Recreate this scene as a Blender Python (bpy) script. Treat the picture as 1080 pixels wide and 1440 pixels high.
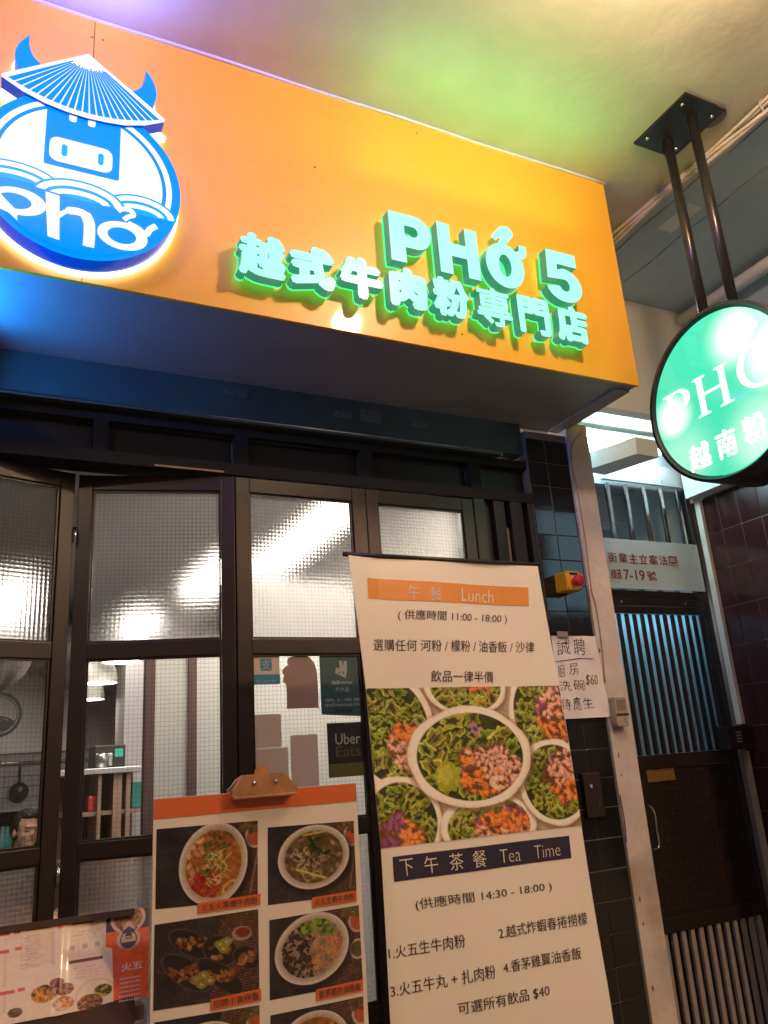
import bpy, bmesh, math, random
import numpy as np
from mathutils import Vector, Matrix
from mathutils.geometry import tessellate_polygon
random.seed(7)
rng = np.random.default_rng(7)
S = bpy.context.scene
COL = S.collection
for _o in list(bpy.data.objects):
    bpy.data.objects.remove(_o)

# ------------------------------------------------------------------ camera, world, exposure
YAW, PITCH, ROLL, FPX = 0.47437905, 0.30382771, -0.0706252, 1131.97
EYE = Vector((0, 0, 1.5))
_cy, _sy, _cp, _sp = math.cos(YAW), math.sin(YAW), math.cos(PITCH), math.sin(PITCH)
FWD = Vector((_sy * _cp, _cy * _cp, _sp))
_r0 = Vector((_cy, -_sy, 0)); _u0 = _r0.cross(FWD)
RIGHT = math.cos(ROLL) * _r0 + math.sin(ROLL) * _u0
UP = -math.sin(ROLL) * _r0 + math.cos(ROLL) * _u0
cam = bpy.data.cameras.new('camera'); camo = bpy.data.objects.new('camera', cam); COL.objects.link(camo)
cam.sensor_fit = 'VERTICAL'; cam.sensor_height = 24; cam.lens = FPX / 1440 * 24
cam.clip_start = 0.05; cam.clip_end = 200
_m = Matrix((RIGHT, UP, -FWD)).transposed().to_4x4(); _m.translation = EYE
camo.matrix_world = _m
S.camera = camo

W = bpy.data.worlds.new('World'); S.world = W; W.use_nodes = True
_n = W.node_tree.nodes; _bg = _n['Background']
_bg.inputs['Color'].default_value = (0.60, 0.40, 0.31, 1)      # a town's night sky glow
_bg.inputs['Strength'].default_value = 0.27
S.view_settings.view_transform = 'Standard'; S.view_settings.look = 'None'
S.view_settings.exposure = 0.12; S.view_settings.gamma = 1.0
S.view_settings.use_curve_mapping = False
S.render.engine = 'CYCLES'
S.cycles.use_denoising = True
S.cycles.max_bounces = 8; S.cycles.transparent_max_bounces = 16
S.cycles.sample_clamp_indirect = 6.0
S.cycles.caustics_reflective = False; S.cycles.caustics_refractive = False


# ------------------------------------------------------------------ geometry helpers
def ray(x, y):
    return RIGHT * ((x - 540) / FPX) - UP * ((y - 720) / FPX) + FWD


def atY(x, y, Y):          # where the sight line of a photo point meets the plane at depth Y
    r = ray(x, y); return EYE + r * (Y / r.y)


def atX(x, y, X):
    r = ray(x, y); return EYE + r * (X / r.x)


def atZ(x, y, Z):
    r = ray(x, y); return EYE + r * ((Z - 1.5) / r.z)


def link(o, parent=None):
    COL.objects.link(o)
    if parent is not None: o.parent = parent
    return o


class MB:
    """collects shapes in one mesh"""
    def __init__(s): s.v = []; s.f = []; s.mi = []; s.sm = []

    def add(s, vs, fs, mi=0, smooth=False):
        b = len(s.v); s.v += [tuple(v) for v in vs]
        for f in fs: s.f.append(tuple(i + b for i in f)); s.mi.append(mi); s.sm.append(smooth)
        return s

    def box(s, x0, x1, y0, y1, z0, z1, mi=0, bev=0.0):
        if bev > 0:
            bm = bmesh.new(); bmesh.ops.create_cube(bm, size=1)
            for v in bm.verts:
                v.co = Vector(((x0 + x1) / 2 + v.co.x * (x1 - x0), (y0 + y1) / 2 + v.co.y * (y1 - y0), (z0 + z1) / 2 + v.co.z * (z1 - z0)))
            bmesh.ops.bevel(bm, geom=bm.edges[:], offset=bev, segments=2, affect='EDGES', profile=.6)
            bm.verts.index_update()
            s.add([v.co for v in bm.verts], [[v.index for v in f.verts] for f in bm.faces], mi); bm.free(); return s
        v = [(x, y, z) for x in (x0, x1) for y in (y0, y1) for z in (z0, z1)]
        return s.add(v, [(0, 1, 3, 2), (4, 6, 7, 5), (0, 4, 5, 1), (2, 3, 7, 6), (0, 2, 6, 4), (1, 5, 7, 3)], mi)

    def tube(s, pts, r, n=10, mi=0, caps=True):
        pts = [Vector(p) for p in pts]; rs = r if isinstance(r, (list, tuple)) else [r] * len(pts)
        vs = []; fs = []; up = None
        for i, p in enumerate(pts):
            t = (pts[min(i + 1, len(pts) - 1)] - pts[max(i - 1, 0)]).normalized()
            if up is None: up = t.orthogonal().normalized()
            up = (up - t * up.dot(t)).normalized(); w = t.cross(up)
            for k in range(n):
                a = 2 * math.pi * k / n; vs.append(p + (up * math.cos(a) + w * math.sin(a)) * rs[i])
        for i in range(len(pts) - 1):
            for k in range(n):
                a = i * n + k; b = i * n + (k + 1) % n; fs.append((a, b, b + n, a + n))
        if caps:
            fs.append(tuple(range(n - 1, -1, -1))); m = (len(pts) - 1) * n; fs.append(tuple(range(m, m + n)))
        return s.add(vs, fs, mi, True)

    def lathe(s, prof, c, axis='z', n=24, mi=0):      # prof: (radius, along)
        vs = []; fs = []; c = Vector(c)
        for r, h in prof:
            for k in range(n):
                a = 2 * math.pi * k / n; p, q = r * math.cos(a), r * math.sin(a)
                vs.append(c + Vector({'z': (p, q, h), 'y': (p, h, q), 'x': (h, p, q)}[axis]))
        for i in range(len(prof) - 1):
            for k in range(n):
                a = i * n + k; b = i * n + (k + 1) % n; fs.append((a, b, b + n, a + n))
        return s.add(vs, fs, mi, True)

    def poly(s, loops, fn, d0, d1, mi=0, mis=None):
        """outline with holes in a plane, extruded from d0 (front) to d1 (back); fn(u, v, d) -> point"""
        flat = [p for l in loops for p in l]
        tris = tessellate_polygon([[Vector((p[0], p[1], 0)) for p in l] for l in loops])
        n = len(flat)
        s.add([fn(p[0], p[1], d0) for p in flat], [tuple(t) for t in tris], mi)
        if abs(d1 - d0) > 1e-9:
            s.add([fn(p[0], p[1], d1) for p in flat], [tuple(t) for t in tris], mi)
            vs = []; fs = []; b = 0
            for l in loops:
                m = len(l)
                for k in range(m):
                    p, q = l[k], l[(k + 1) % m]; i = len(vs)
                    vs += [fn(p[0], p[1], d0), fn(q[0], q[1], d0), fn(q[0], q[1], d1), fn(p[0], p[1], d1)]
                    fs.append((i, i + 1, i + 2, i + 3))
            s.add(vs, fs, mi if mis is None else mis)
        return s

    def build(s, name, mats, parent=None, loc=None):
        me = bpy.data.meshes.new(name)
        o = Vector(loc) if loc is not None else Vector((0, 0, 0))
        me.from_pydata([tuple(Vector(v) - o) for v in s.v], [], s.f)
        if not isinstance(mats, (list, tuple)): mats = [mats]
        for m in mats: me.materials.append(m)
        me.polygons.foreach_set('material_index', s.mi)
        me.polygons.foreach_set('use_smooth', s.sm)
        me.update()
        bm = bmesh.new(); bm.from_mesh(me)
        bmesh.ops.recalc_face_normals(bm, faces=bm.faces[:]); bm.to_mesh(me); bm.free()
        ob = bpy.data.objects.new(name, me); ob.location = o
        link(ob, parent)
        return ob


def tag(o, label=None, cat=None, group=None, kind=None):
    if label: o['label'] = label
    if cat: o['category'] = cat
    if group: o['group'] = group
    if kind: o['kind'] = kind
    return o


def thing(name, label, cat, group=None, loc=(0, 0, 0), rz=0.0):
    o = bpy.data.objects.new(name, None); o.location = loc; o.rotation_euler.z = rz; o.empty_display_size = .1
    COL.objects.link(o); return tag(o, label, cat, group)


def bx(name, m, parent, *c, bev=0.0):
    return MB().box(*c, bev=bev).build(name, m, parent)


# ------------------------------------------------------------------ materials
def nodes(m): return m.node_tree.nodes, m.node_tree.links


def mat(name, col, rough=.5, metal=0.0, coat=0.0, var=0.0, vscale=8.0, bump=0.0, bscale=60.0, dark=None, spec=.5, stains=0.0, rvar=0.0):
    m = bpy.data.materials.new(name); m.use_nodes = True; N, L = nodes(m); b = N['Principled BSDF']
    b.inputs['Base Color'].default_value = (*col, 1); b.inputs['Roughness'].default_value = rough
    b.inputs['Metallic'].default_value = metal; b.inputs['Coat Weight'].default_value = coat
    b.inputs['Coat Roughness'].default_value = .06; b.inputs['Specular IOR Level'].default_value = spec
    tc = N.new('ShaderNodeNewGeometry')
    if var > 0 or rvar > 0:
        nz = N.new('ShaderNodeTexNoise'); nz.inputs['Scale'].default_value = vscale; nz.inputs['Detail'].default_value = 8
        nz.inputs['Roughness'].default_value = .65
        L.new(tc.outputs['Position'], nz.inputs['Vector'])
    if var > 0:
        rp = N.new('ShaderNodeValToRGB'); d = dark or tuple(c * (1 - var) for c in col)
        rp.color_ramp.elements[0].position = .3; rp.color_ramp.elements[0].color = (*d, 1)
        rp.color_ramp.elements[1].position = .7; rp.color_ramp.elements[1].color = (*[min(1, c * (1 + var * .3)) for c in col], 1)
        L.new(nz.outputs['Fac'], rp.inputs['Fac']); L.new(rp.outputs['Color'], b.inputs['Base Color'])
        if stains > 0:
            n2 = N.new('ShaderNodeTexNoise'); n2.inputs['Scale'].default_value = vscale * .35; n2.inputs['Detail'].default_value = 12
            L.new(tc.outputs['Position'], n2.inputs['Vector'])
            r2 = N.new('ShaderNodeValToRGB'); r2.color_ramp.elements[0].position = .56; r2.color_ramp.elements[0].color = (0, 0, 0, 1)
            r2.color_ramp.elements[1].position = .68; r2.color_ramp.elements[1].color = (stains, stains, stains, 1)
            L.new(n2.outputs['Fac'], r2.inputs['Fac'])
            mx = N.new('ShaderNodeMixRGB'); mx.inputs['Color2'].default_value = (col[0] * .35, col[1] * .25, col[2] * .18, 1)
            L.new(r2.outputs['Color'], mx.inputs['Fac']); L.new(rp.outputs['Color'], mx.inputs['Color1']); L.new(mx.outputs['Color'], b.inputs['Base Color'])
    if rvar > 0:
        mr = N.new('ShaderNodeMapRange'); mr.inputs['To Min'].default_value = max(0, rough - rvar); mr.inputs['To Max'].default_value = min(1, rough + rvar)
        L.new(nz.outputs['Fac'], mr.inputs['Value']); L.new(mr.outputs['Result'], b.inputs['Roughness'])
    if bump > 0:
        n3 = N.new('ShaderNodeTexNoise'); n3.inputs['Scale'].default_value = bscale; n3.inputs['Detail'].default_value = 6
        L.new(tc.outputs['Position'], n3.inputs['Vector'])
        bp = N.new('ShaderNodeBump'); bp.inputs['Strength'].default_value = bump; bp.inputs['Distance'].default_value = .01
        L.new(n3.outputs['Fac'], bp.inputs['Height']); L.new(bp.outputs['Normal'], b.inputs['Normal'])
    return m


def emit(name, col, st, gloss=0.0, rough=.15):
    m = bpy.data.materials.new(name); m.use_nodes = True; N, L = nodes(m); b = N['Principled BSDF']
    b.inputs['Base Color'].default_value = (*[c * .15 for c in col], 1)
    b.inputs['Roughness'].default_value = rough; b.inputs['Specular IOR Level'].default_value = gloss
    b.inputs['Emission Color'].default_value = (*col, 1); b.inputs['Emission Strength'].default_value = st
    return m


def glass(name, wires=True, rough=False, tint=(.93, .93, .92), bump=.5, tr=.36):
    """thin wired glass: clear, or cast with a ribbed grain that smears what is behind it"""
    m = bpy.data.materials.new(name); m.use_nodes = True; N, L = nodes(m); N.remove(N['Principled BSDF']); out = N['Material Output']
    tc = N.new('ShaderNodeTexCoord'); sp = N.new('ShaderNodeSeparateXYZ'); L.new(tc.outputs['Object'], sp.inputs[0])

    def cell(sock, pitch, width):
        a = N.new('ShaderNodeMath'); a.operation = 'DIVIDE'; L.new(sock, a.inputs[0]); a.inputs[1].default_value = pitch
        f = N.new('ShaderNodeMath'); f.operation = 'FRACT'; L.new(a.outputs[0], f.inputs[0])
        g = N.new('ShaderNodeMath'); g.operation = 'LESS_THAN'; L.new(f.outputs[0], g.inputs[0]); g.inputs[1].default_value = width
        return f, g
    fx, gx = cell(sp.outputs['X'], .0127, .07); fz, gz = cell(sp.outputs['Z'], .0127, .07)
    wire = N.new('ShaderNodeMath'); wire.operation = 'MAXIMUM'; L.new(gx.outputs[0], wire.inputs[0]); L.new(gz.outputs[0], wire.inputs[1])
    gl = N.new('ShaderNodeBsdfGlossy'); gl.inputs['Roughness'].default_value = .05
    fr = N.new('ShaderNodeFresnel'); fr.inputs['IOR'].default_value = 1.5
    if rough:
        t = N.new('ShaderNodeBsdfRefraction'); t.inputs['IOR'].default_value = 1.12; t.inputs['Roughness'].default_value = tr
        t.inputs['Color'].default_value = (*tint, 1)

        def wave(sock, pitch):
            a = N.new('ShaderNodeMath'); a.operation = 'MULTIPLY'; L.new(sock, a.inputs[0]); a.inputs[1].default_value = 2 * math.pi / pitch
            s_ = N.new('ShaderNodeMath'); s_.operation = 'SINE'; L.new(a.outputs[0], s_.inputs[0]); return s_
        w1 = wave(sp.outputs['X'], .0127); w2 = wave(sp.outputs['Z'], .0127)
        ad = N.new('ShaderNodeMath'); L.new(w1.outputs[0], ad.inputs[0]); L.new(w2.outputs[0], ad.inputs[1])
        nz = N.new('ShaderNodeTexNoise'); nz.inputs['Scale'].default_value = 260; nz.inputs['Detail'].default_value = 2
        L.new(tc.outputs['Object'], nz.inputs['Vector'])
        a2 = N.new('ShaderNodeMath'); L.new(ad.outputs[0], a2.inputs[0]); L.new(nz.outputs['Fac'], a2.inputs[1])
        bp = N.new('ShaderNodeBump'); bp.inputs['Strength'].default_value = bump; bp.inputs['Distance'].default_value = .0015
        L.new(a2.outputs[0], bp.inputs['Height']); L.new(bp.outputs['Normal'], t.inputs['Normal']); L.new(bp.outputs['Normal'], gl.inputs['Normal'])
        gl.inputs['Roughness'].default_value = .25
        # part of the light is scattered evenly by the grain
        tl = N.new('ShaderNodeBsdfTranslucent'); tl.inputs['Color'].default_value = (.75, .72, .70, 1)
        m0 = N.new('ShaderNodeMixShader'); m0.inputs[0].default_value = .07; L.new(t.outputs[0], m0.inputs[1]); L.new(tl.outputs[0], m0.inputs[2]); t = m0
    else:
        t = N.new('ShaderNodeBsdfTransparent'); t.inputs['Color'].default_value = (*tint, 1)
    m1 = N.new('ShaderNodeMixShader'); L.new(fr.outputs[0], m1.inputs[0]); L.new(t.outputs[0], m1.inputs[1]); L.new(gl.outputs[0], m1.inputs[2])
    df = N.new('ShaderNodeBsdfDiffuse'); df.inputs['Color'].default_value = (.12, .11, .11, 1)
    m2 = N.new('ShaderNodeMixShader')
    ws = N.new('ShaderNodeMath'); ws.operation = 'MULTIPLY'; L.new(wire.outputs[0], ws.inputs[0]); ws.inputs[1].default_value = (.10 if rough else .27) if wires else 0
    L.new(ws.outputs[0], m2.inputs[0]); L.new(m1.outputs[0], m2.inputs[1]); L.new(df.outputs[0], m2.inputs[2])
    L.new(m2.outputs[0], out.inputs['Surface'])
    return m


def print_mat(name, rough=.35, coat=.25):
    m = bpy.data.materials.new(name); m.use_nodes = True; N, L = nodes(m); b = N['Principled BSDF']
    a = N.new('ShaderNodeAttribute'); a.attribute_name = 'ink'; L.new(a.outputs['Color'], b.inputs['Base Color'])
    b.inputs['Roughness'].default_value = rough; b.inputs['Coat Weight'].default_value = coat
    return m


def s2l(c): return tuple((x / 12.92 if x <= .04045 else ((x + .055) / 1.055) ** 2.4) for x in c)


ORANGE = (1.0, .49, .034)
M = dict(
    sign_face=mat('orange_laminate', ORANGE, .40, coat=.40, spec=.6, var=.06, vscale=3, bump=.02, bscale=15),
    soffit=mat('grey_soffit_sheet', (.36, .34, .31), .30, var=.15, vscale=3, bump=.03, bscale=4, rvar=.08),
    caulk=mat('white_caulk', (.75, .68, .6), .6, bump=.3, bscale=90),
    ceil=mat('painted_plaster_ceiling', (.62, .55, .42), .70, var=.16, vscale=2.6, bump=.55, bscale=7, stains=.35),
    beam=mat('painted_concrete_beam', (.40, .46, .50), .7, var=.15, vscale=2.5, bump=.4, bscale=10, stains=.2),
    plaster=mat('white_plaster', (.70, .66, .58), .7, var=.1, vscale=3, bump=.3, bscale=14, stains=.2),
    white_paint=mat('white_gloss_paint', (.72, .74, .74), .4, var=.1, vscale=6, bump=.15, bscale=20),
    post=mat('chipped_white_paint', (.66, .60, .54), .5, var=.2, vscale=6, bump=.4, bscale=25, stains=.6),
    black_metal=mat('black_painted_steel', (.02, .019, .018), .38, var=.2, vscale=20, bump=.05, bscale=80),
    pole=mat('dark_bronze_steel', (.05, .045, .04), .28, metal=.6, var=.2, vscale=30),
    door_frame=mat('dark_brown_door_paint', (.020, .012, .010), .35, var=.25, vscale=12, bump=.05, bscale=60),
    lintel=mat('dark_teal_lintel_paint', (.055, .075, .07), .4, var=.3, vscale=4, bump=.1, bscale=20),
    dark_glass=mat('dark_glass', (.012, .012, .014), .12),
    tile=mat('black_glazed_tile', (.010, .010, .012), .07, bump=.02, bscale=12, rvar=.05),
    grout=mat('tile_grout', (.20, .16, .14), .8),
    maroon=mat('maroon_glazed_tile', (.040, .012, .012), .13, bump=.08, bscale=14, var=.25, vscale=9, rvar=.06),
    steel=mat('polished_steel', (.62, .62, .60), .14, metal=1, bump=.03, bscale=40),
    bar=mat('bronze_painted_bar', (.045, .03, .028), .25, metal=.5),
    gate=mat('dark_gate_steel', (.022, .014, .013), .35, var=.2, vscale=10, bump=.04, bscale=60),
    panel_blue=mat('pale_corrugated_panel', (.42, .56, .62), .45, var=.1, vscale=4),
    yellow=mat('yellow_plastic', (.85, .42, .015), .35, coat=.2),
    red=mat('red_plastic', (.65, .03, .03), .3, coat=.3),
    paper=mat('creased_paper', (.78, .77, .76), .6, bump=.5, bscale=18),
    ink=mat('black_marker_ink', (.02, .02, .025), .5),
    beige=mat('aged_beige_plastic', (.40, .34, .24), .45, var=.25, vscale=30),
    banner=mat('banner_vinyl', (.90, .85, .73), .30, coat=.4, bump=.16, bscale=4),
    banner_orange=mat('orange_print', (.80, .30, .055), .32, coat=.25),
    navy=mat('navy_print', (.025, .022, .05), .35, coat=.2),
    print_white=mat('white_print', (.80, .74, .62), .4),
    print_dark=mat('dark_print', (.06, .045, .04), .45),
    wood=mat('clip_wood', (.42, .20, .08), .45, var=.45, vscale=25, bump=.1, bscale=40),
    board_paper=mat('board_paper', (.74, .68, .58), .45, coat=.1),
    red_orange=mat('red_orange_print', (.62, .13, .03), .4, coat=.2),
    screw=mat('screw_steel', (.5, .48, .45), .25, metal=1),
    cable=mat('beige_cable', (.62, .53, .38), .5, var=.2, vscale=20),
    concrete=mat('pavement_concrete', (.28, .25, .21), .7, var=.3, vscale=4, bump=.3, bscale=40),
    white_wall=mat('interior_white_wall', (.80, .77, .72), .6, var=.05, vscale=3),
    interior_tile=mat('grey_wall_tile', (.36, .33, .33), .4, var=.1, vscale=5),
    brown_trim=mat('brown_trim', (.16, .10, .09), .5),
    duct=mat('grey_duct_foil', (.32, .28, .27), .42, metal=.25, bump=1.0, bscale=7, var=.3, vscale=6),
    counter_steel=mat('brushed_counter_steel', (.45, .45, .46), .3, metal=.9),
    shelf_brown=mat('brown_shelf_wood', (.30, .19, .14), .5, var=.2, vscale=10),
    skin=mat('skin', (.66, .38, .26), .5), hair=mat('black_hair', (.02, .014, .012), .55, bump=.5, bscale=90),
    shirt=mat('grey_shirt', (.16, .13, .12), .8), lip=mat('lips', (.45, .16, .13), .5),
    sea_tone=mat('teal_plastic', (.02, .25, .22), .4),
    sticker_teal=mat('dark_teal_print', (.025, .075, .075), .4), sticker_black=mat('black_print', (.02, .017, .02), .4),
    sticker_green=mat('olive_green_print', (.10, .10, .03), .45), sticker_blue=mat('blue_print', (.02, .20, .33), .4),
    sticker_back=mat('sticker_backing', (.55, .46, .38), .6, var=.06, vscale=20), sticker_back2=mat('brown_sticker_backing', (.27, .18, .14), .6, var=.06, vscale=20),
    print_faint=mat('faint_print', (.30, .34, .32), .5), print_grey=mat('grey_print', (.38, .36, .34), .5),
    sign_white=mat('white_enamel_board', (.62, .74, .80), .35, coat=.1), maroon_print=mat('maroon_print', (.28, .015, .03), .4),
    plaque=mat('dull_brass_plate', (.35, .22, .06), .4, metal=.5),
    print_photo=print_mat('photo_print', .3, .3), print_sheet=print_mat('sheet_print', .3, .35),
    logo_blue=emit('logo_blue_acrylic', (.0, .27, 1.0), 1.05, .3),
    logo_side=emit('logo_blue_side', (.0, .09, .75), .55, .4),
    logo_line=emit('logo_cyan_line', (.005, .42, .78), .95, .3),
    logo_white=emit('logo_white_acrylic', (1.0, .965, .86), 1.0, .3),
    halo_white=emit('white_halo_led', (.80, .80, 1.0), 3.2),
    letter=emit('mint_letter_acrylic', (.38, .97, .78), 1.0, .35),
    letter_side=emit('green_letter_side', (.05, .38, .20), .60, .4),
    halo_green=emit('green_halo_led', (.10, 1.0, .30), 1.1),
    round_white=emit('round_sign_white_lettering', (1.0, .97, .88), 1.3, .3),
    tube_light=emit('fluorescent_tube', (.55, .88, 1.0), 60),
    bulb=emit('warm_bulb', (1.0, .88, .76), 24), lamp_white=mat('white_lamp_enamel', (.8, .78, .74), .4),
    ceil_light=emit('interior_ceiling_light', (1.0, .93, .84), 20),
    shop_ceiling=mat('dark_shop_ceiling', (.07, .055, .05), .7, var=.2), added_front_light=emit('added_front_strip', (1.0, .92, .82), 62),
    added_backlight=emit('added_backlight', (.62, .85, .95), 26),
    emboss=mat('embossed_dark_steel', (.018, .011, .010), .6, spec=.2),
    pale_bar=mat('pale_grey_bar', (.34, .31, .29), .45, var=.2, vscale=20),
    mauve=mat('mauve_wall_paint', (.30, .25, .25), .6, var=.1), column_white=mat('column_white', (.45, .42, .42), .6),
    transom_frame=mat('transom_dark_paint', (.010, .009, .010), .85, spec=.3), transom_glass=mat('transom_dark_glass', (.014, .014, .016), .35, spec=.3),
    stand_brown=mat('dark_brown_board', (.055, .032, .020), .75, var=.2, spec=.2),
    led_green=emit('green_display', (.1, .7, .5), .6),
)
M['glass_clear'] = glass('clear_wired_glass')
M['glass_grain'] = glass('grained_wired_glass', rough=True)
_n = M['panel_blue'].node_tree
_b = _n.nodes['Principled BSDF']; _t = _n.nodes.new('ShaderNodeBsdfTranslucent'); _t.inputs['Color'].default_value = (.45, .62, .70, 1)
_x = _n.nodes.new('ShaderNodeMixShader'); _x.inputs[0].default_value = .6
_n.links.new(_b.outputs[0], _x.inputs[1]); _n.links.new(_t.outputs[0], _x.inputs[2]); _n.links.new(_x.outputs[0], _n.nodes['Material Output'].inputs['Surface'])
M['glass_plain'] = glass('plain_glass', wires=False)
# ------------------------------------------------------------------ lettering and print helpers
_gcache = {}


def glyphs(body, offset=0.0, res=4, spacing=1.0):
    k = (body, offset, res, spacing)
    if k in _gcache: return _gcache[k]
    cu = bpy.data.curves.new('t', 'FONT'); cu.body = body; cu.offset = offset; cu.resolution_u = res
    cu.fill_mode = 'BOTH'; cu.extrude = .5; cu.space_character = spacing
    o = bpy.data.objects.new('t', cu); COL.objects.link(o)
    me = o.to_mesh(); v = np.array([p.co[:] for p in me.vertices]).reshape(-1, 3); f = [tuple(p.vertices) for p in me.polygons]
    fz = [abs(p.normal.z) < .5 for p in me.polygons]
    o.to_mesh_clear(); bpy.data.objects.remove(o); bpy.data.curves.remove(cu)
    lo, hi = v.min(0), v.max(0)
    v[:, 0] = (v[:, 0] - lo[0]) / (hi[0] - lo[0]); v[:, 1] = (v[:, 1] - lo[1]) / max(1e-6, hi[1] - lo[1])
    _gcache[k] = (v, f, fz); return _gcache[k]


def put_text(mb, body, fn, quad, d0, d1, offset=0.0, mi=0, mside=None, res=3, spacing=1.0):
    """quad: (u0, u1, v0, v1) or four corners (bl, br, tr, tl) in the plane; fn(u, v, d)"""
    v, f, fz = glyphs(body, offset, res, spacing)
    if not hasattr(quad[0], '__len__'):
        u0, u1, v0, v1 = quad; quad = ((u0, v0), (u1, v0), (u1, v1), (u0, v1))
    q = np.array(quad, float); a, b = v[:, 0:1], v[:, 1:2]
    uv = q[0] * (1 - a) * (1 - b) + q[1] * a * (1 - b) + q[2] * a * b + q[3] * (1 - a) * b
    pts = [fn(p[0], p[1], d0 if z > 0 else d1) for p, z in zip(uv, v[:, 2])]
    if mside is None: mb.add(pts, f, mi)
    else:
        b0 = len(mb.v); mb.v += [tuple(p) for p in pts]
        for ff, s_ in zip(f, fz): mb.f.append(tuple(i + b0 for i in ff)); mb.mi.append(mside if s_ else mi); mb.sm.append(False)
    return mb


def put_bold(mb, body, fn, quad, d0, d1, grow, mi=0, mside=None, res=3):
    """heavy type: the same glyph laid several times around its place, each a hair deeper"""
    u0, u1, v0, v1 = quad; g = grow
    for i, (a, b) in enumerate(((0, 0), (-1, 0), (1, 0), (0, .8), (0, -.8), (-.7, .6), (.7, .6), (-.7, -.6), (.7, -.6))):
        put_text(mb, body, fn, (u0 + g + a * g, u1 - g + a * g, v0 + g * .8 + b * g, v1 - g * .8 + b * g), d0 + i * .00012, d1 - i * .00012, 0.0, mi, mside, res)
    return mb


def planeY(Y):            # upright plane facing the street; d grows away from the camera
    return lambda u, v, d: (u, Y + d, v)


def arc(cx, cy, rx, ry, a0, a1, n=24):
    return [(cx + rx * math.cos(math.radians(a0 + (a1 - a0) * i / n)), cy + ry * math.sin(math.radians(a0 + (a1 - a0) * i / n))) for i in range(n + 1)]


def circ(cx, cy, rx, ry=None, n=48):
    return arc(cx, cy, rx, ry or rx, 0, 360, n)[:-1]


def rrect(x0, x1, y0, y1, r, n=4):
    return (arc(x1 - r, y0 + r, r, r, -90, 0, n) + arc(x1 - r, y1 - r, r, r, 0, 90, n) + arc(x0 + r, y1 - r, r, r, 90, 180, n) + arc(x0 + r, y0 + r, r, r, 180, 270, n))


def ribbon(pts, w):
    """closed outline of a stroke; w a width or a list of widths"""
    n = len(pts); w = w if hasattr(w, '__len__') else [w] * n
    L = []; R = []
    for i in range(n):
        a = pts[max(i - 1, 0)]; b = pts[min(i + 1, n - 1)]; dx, dy = b[0] - a[0], b[1] - a[1]; l = math.hypot(dx, dy) or 1
        nx, ny = -dy / l * w[i] / 2, dx / l * w[i] / 2
        L.append((pts[i][0] + nx, pts[i][1] + ny)); R.append((pts[i][0] - nx, pts[i][1] - ny))
    return L + R[::-1]


def stroke(mb, pts, w, fn, d0, d1, mi=0):
    n = len(pts); w = w if hasattr(w, '__len__') else [w] * n; o = ribbon(pts, w)
    vs = [fn(p[0], p[1], d0) for p in o] + [fn(p[0], p[1], d1) for p in o]; m = 2 * n
    fs = [(i, i + 1, m - 2 - i, m - 1 - i) for i in range(n - 1)]
    fs += [tuple(j + m for j in f) for f in fs] + [(i, (i + 1) % m, (i + 1) % m + m, i + m) for i in range(m)]
    mb.add(vs, fs, mi); return mb


def bez(pts, n=8):        # smooth line through points (Catmull-Rom)
    out = []; P = [pts[0]] + list(pts) + [pts[-1]]
    for i in range(1, len(P) - 2):
        p0, p1, p2, p3 = (np.array(q, float) for q in P[i - 1:i + 3])
        for k in range(n):
            t = k / n; out.append(tuple(.5 * ((2 * p1) + (-p0 + p2) * t + (2 * p0 - 5 * p1 + 4 * p2 - p3) * t * t + (-p0 + 3 * p1 - 3 * p2 + p3) * t ** 3)))
    out.append(tuple(P[-2])); return out


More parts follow.
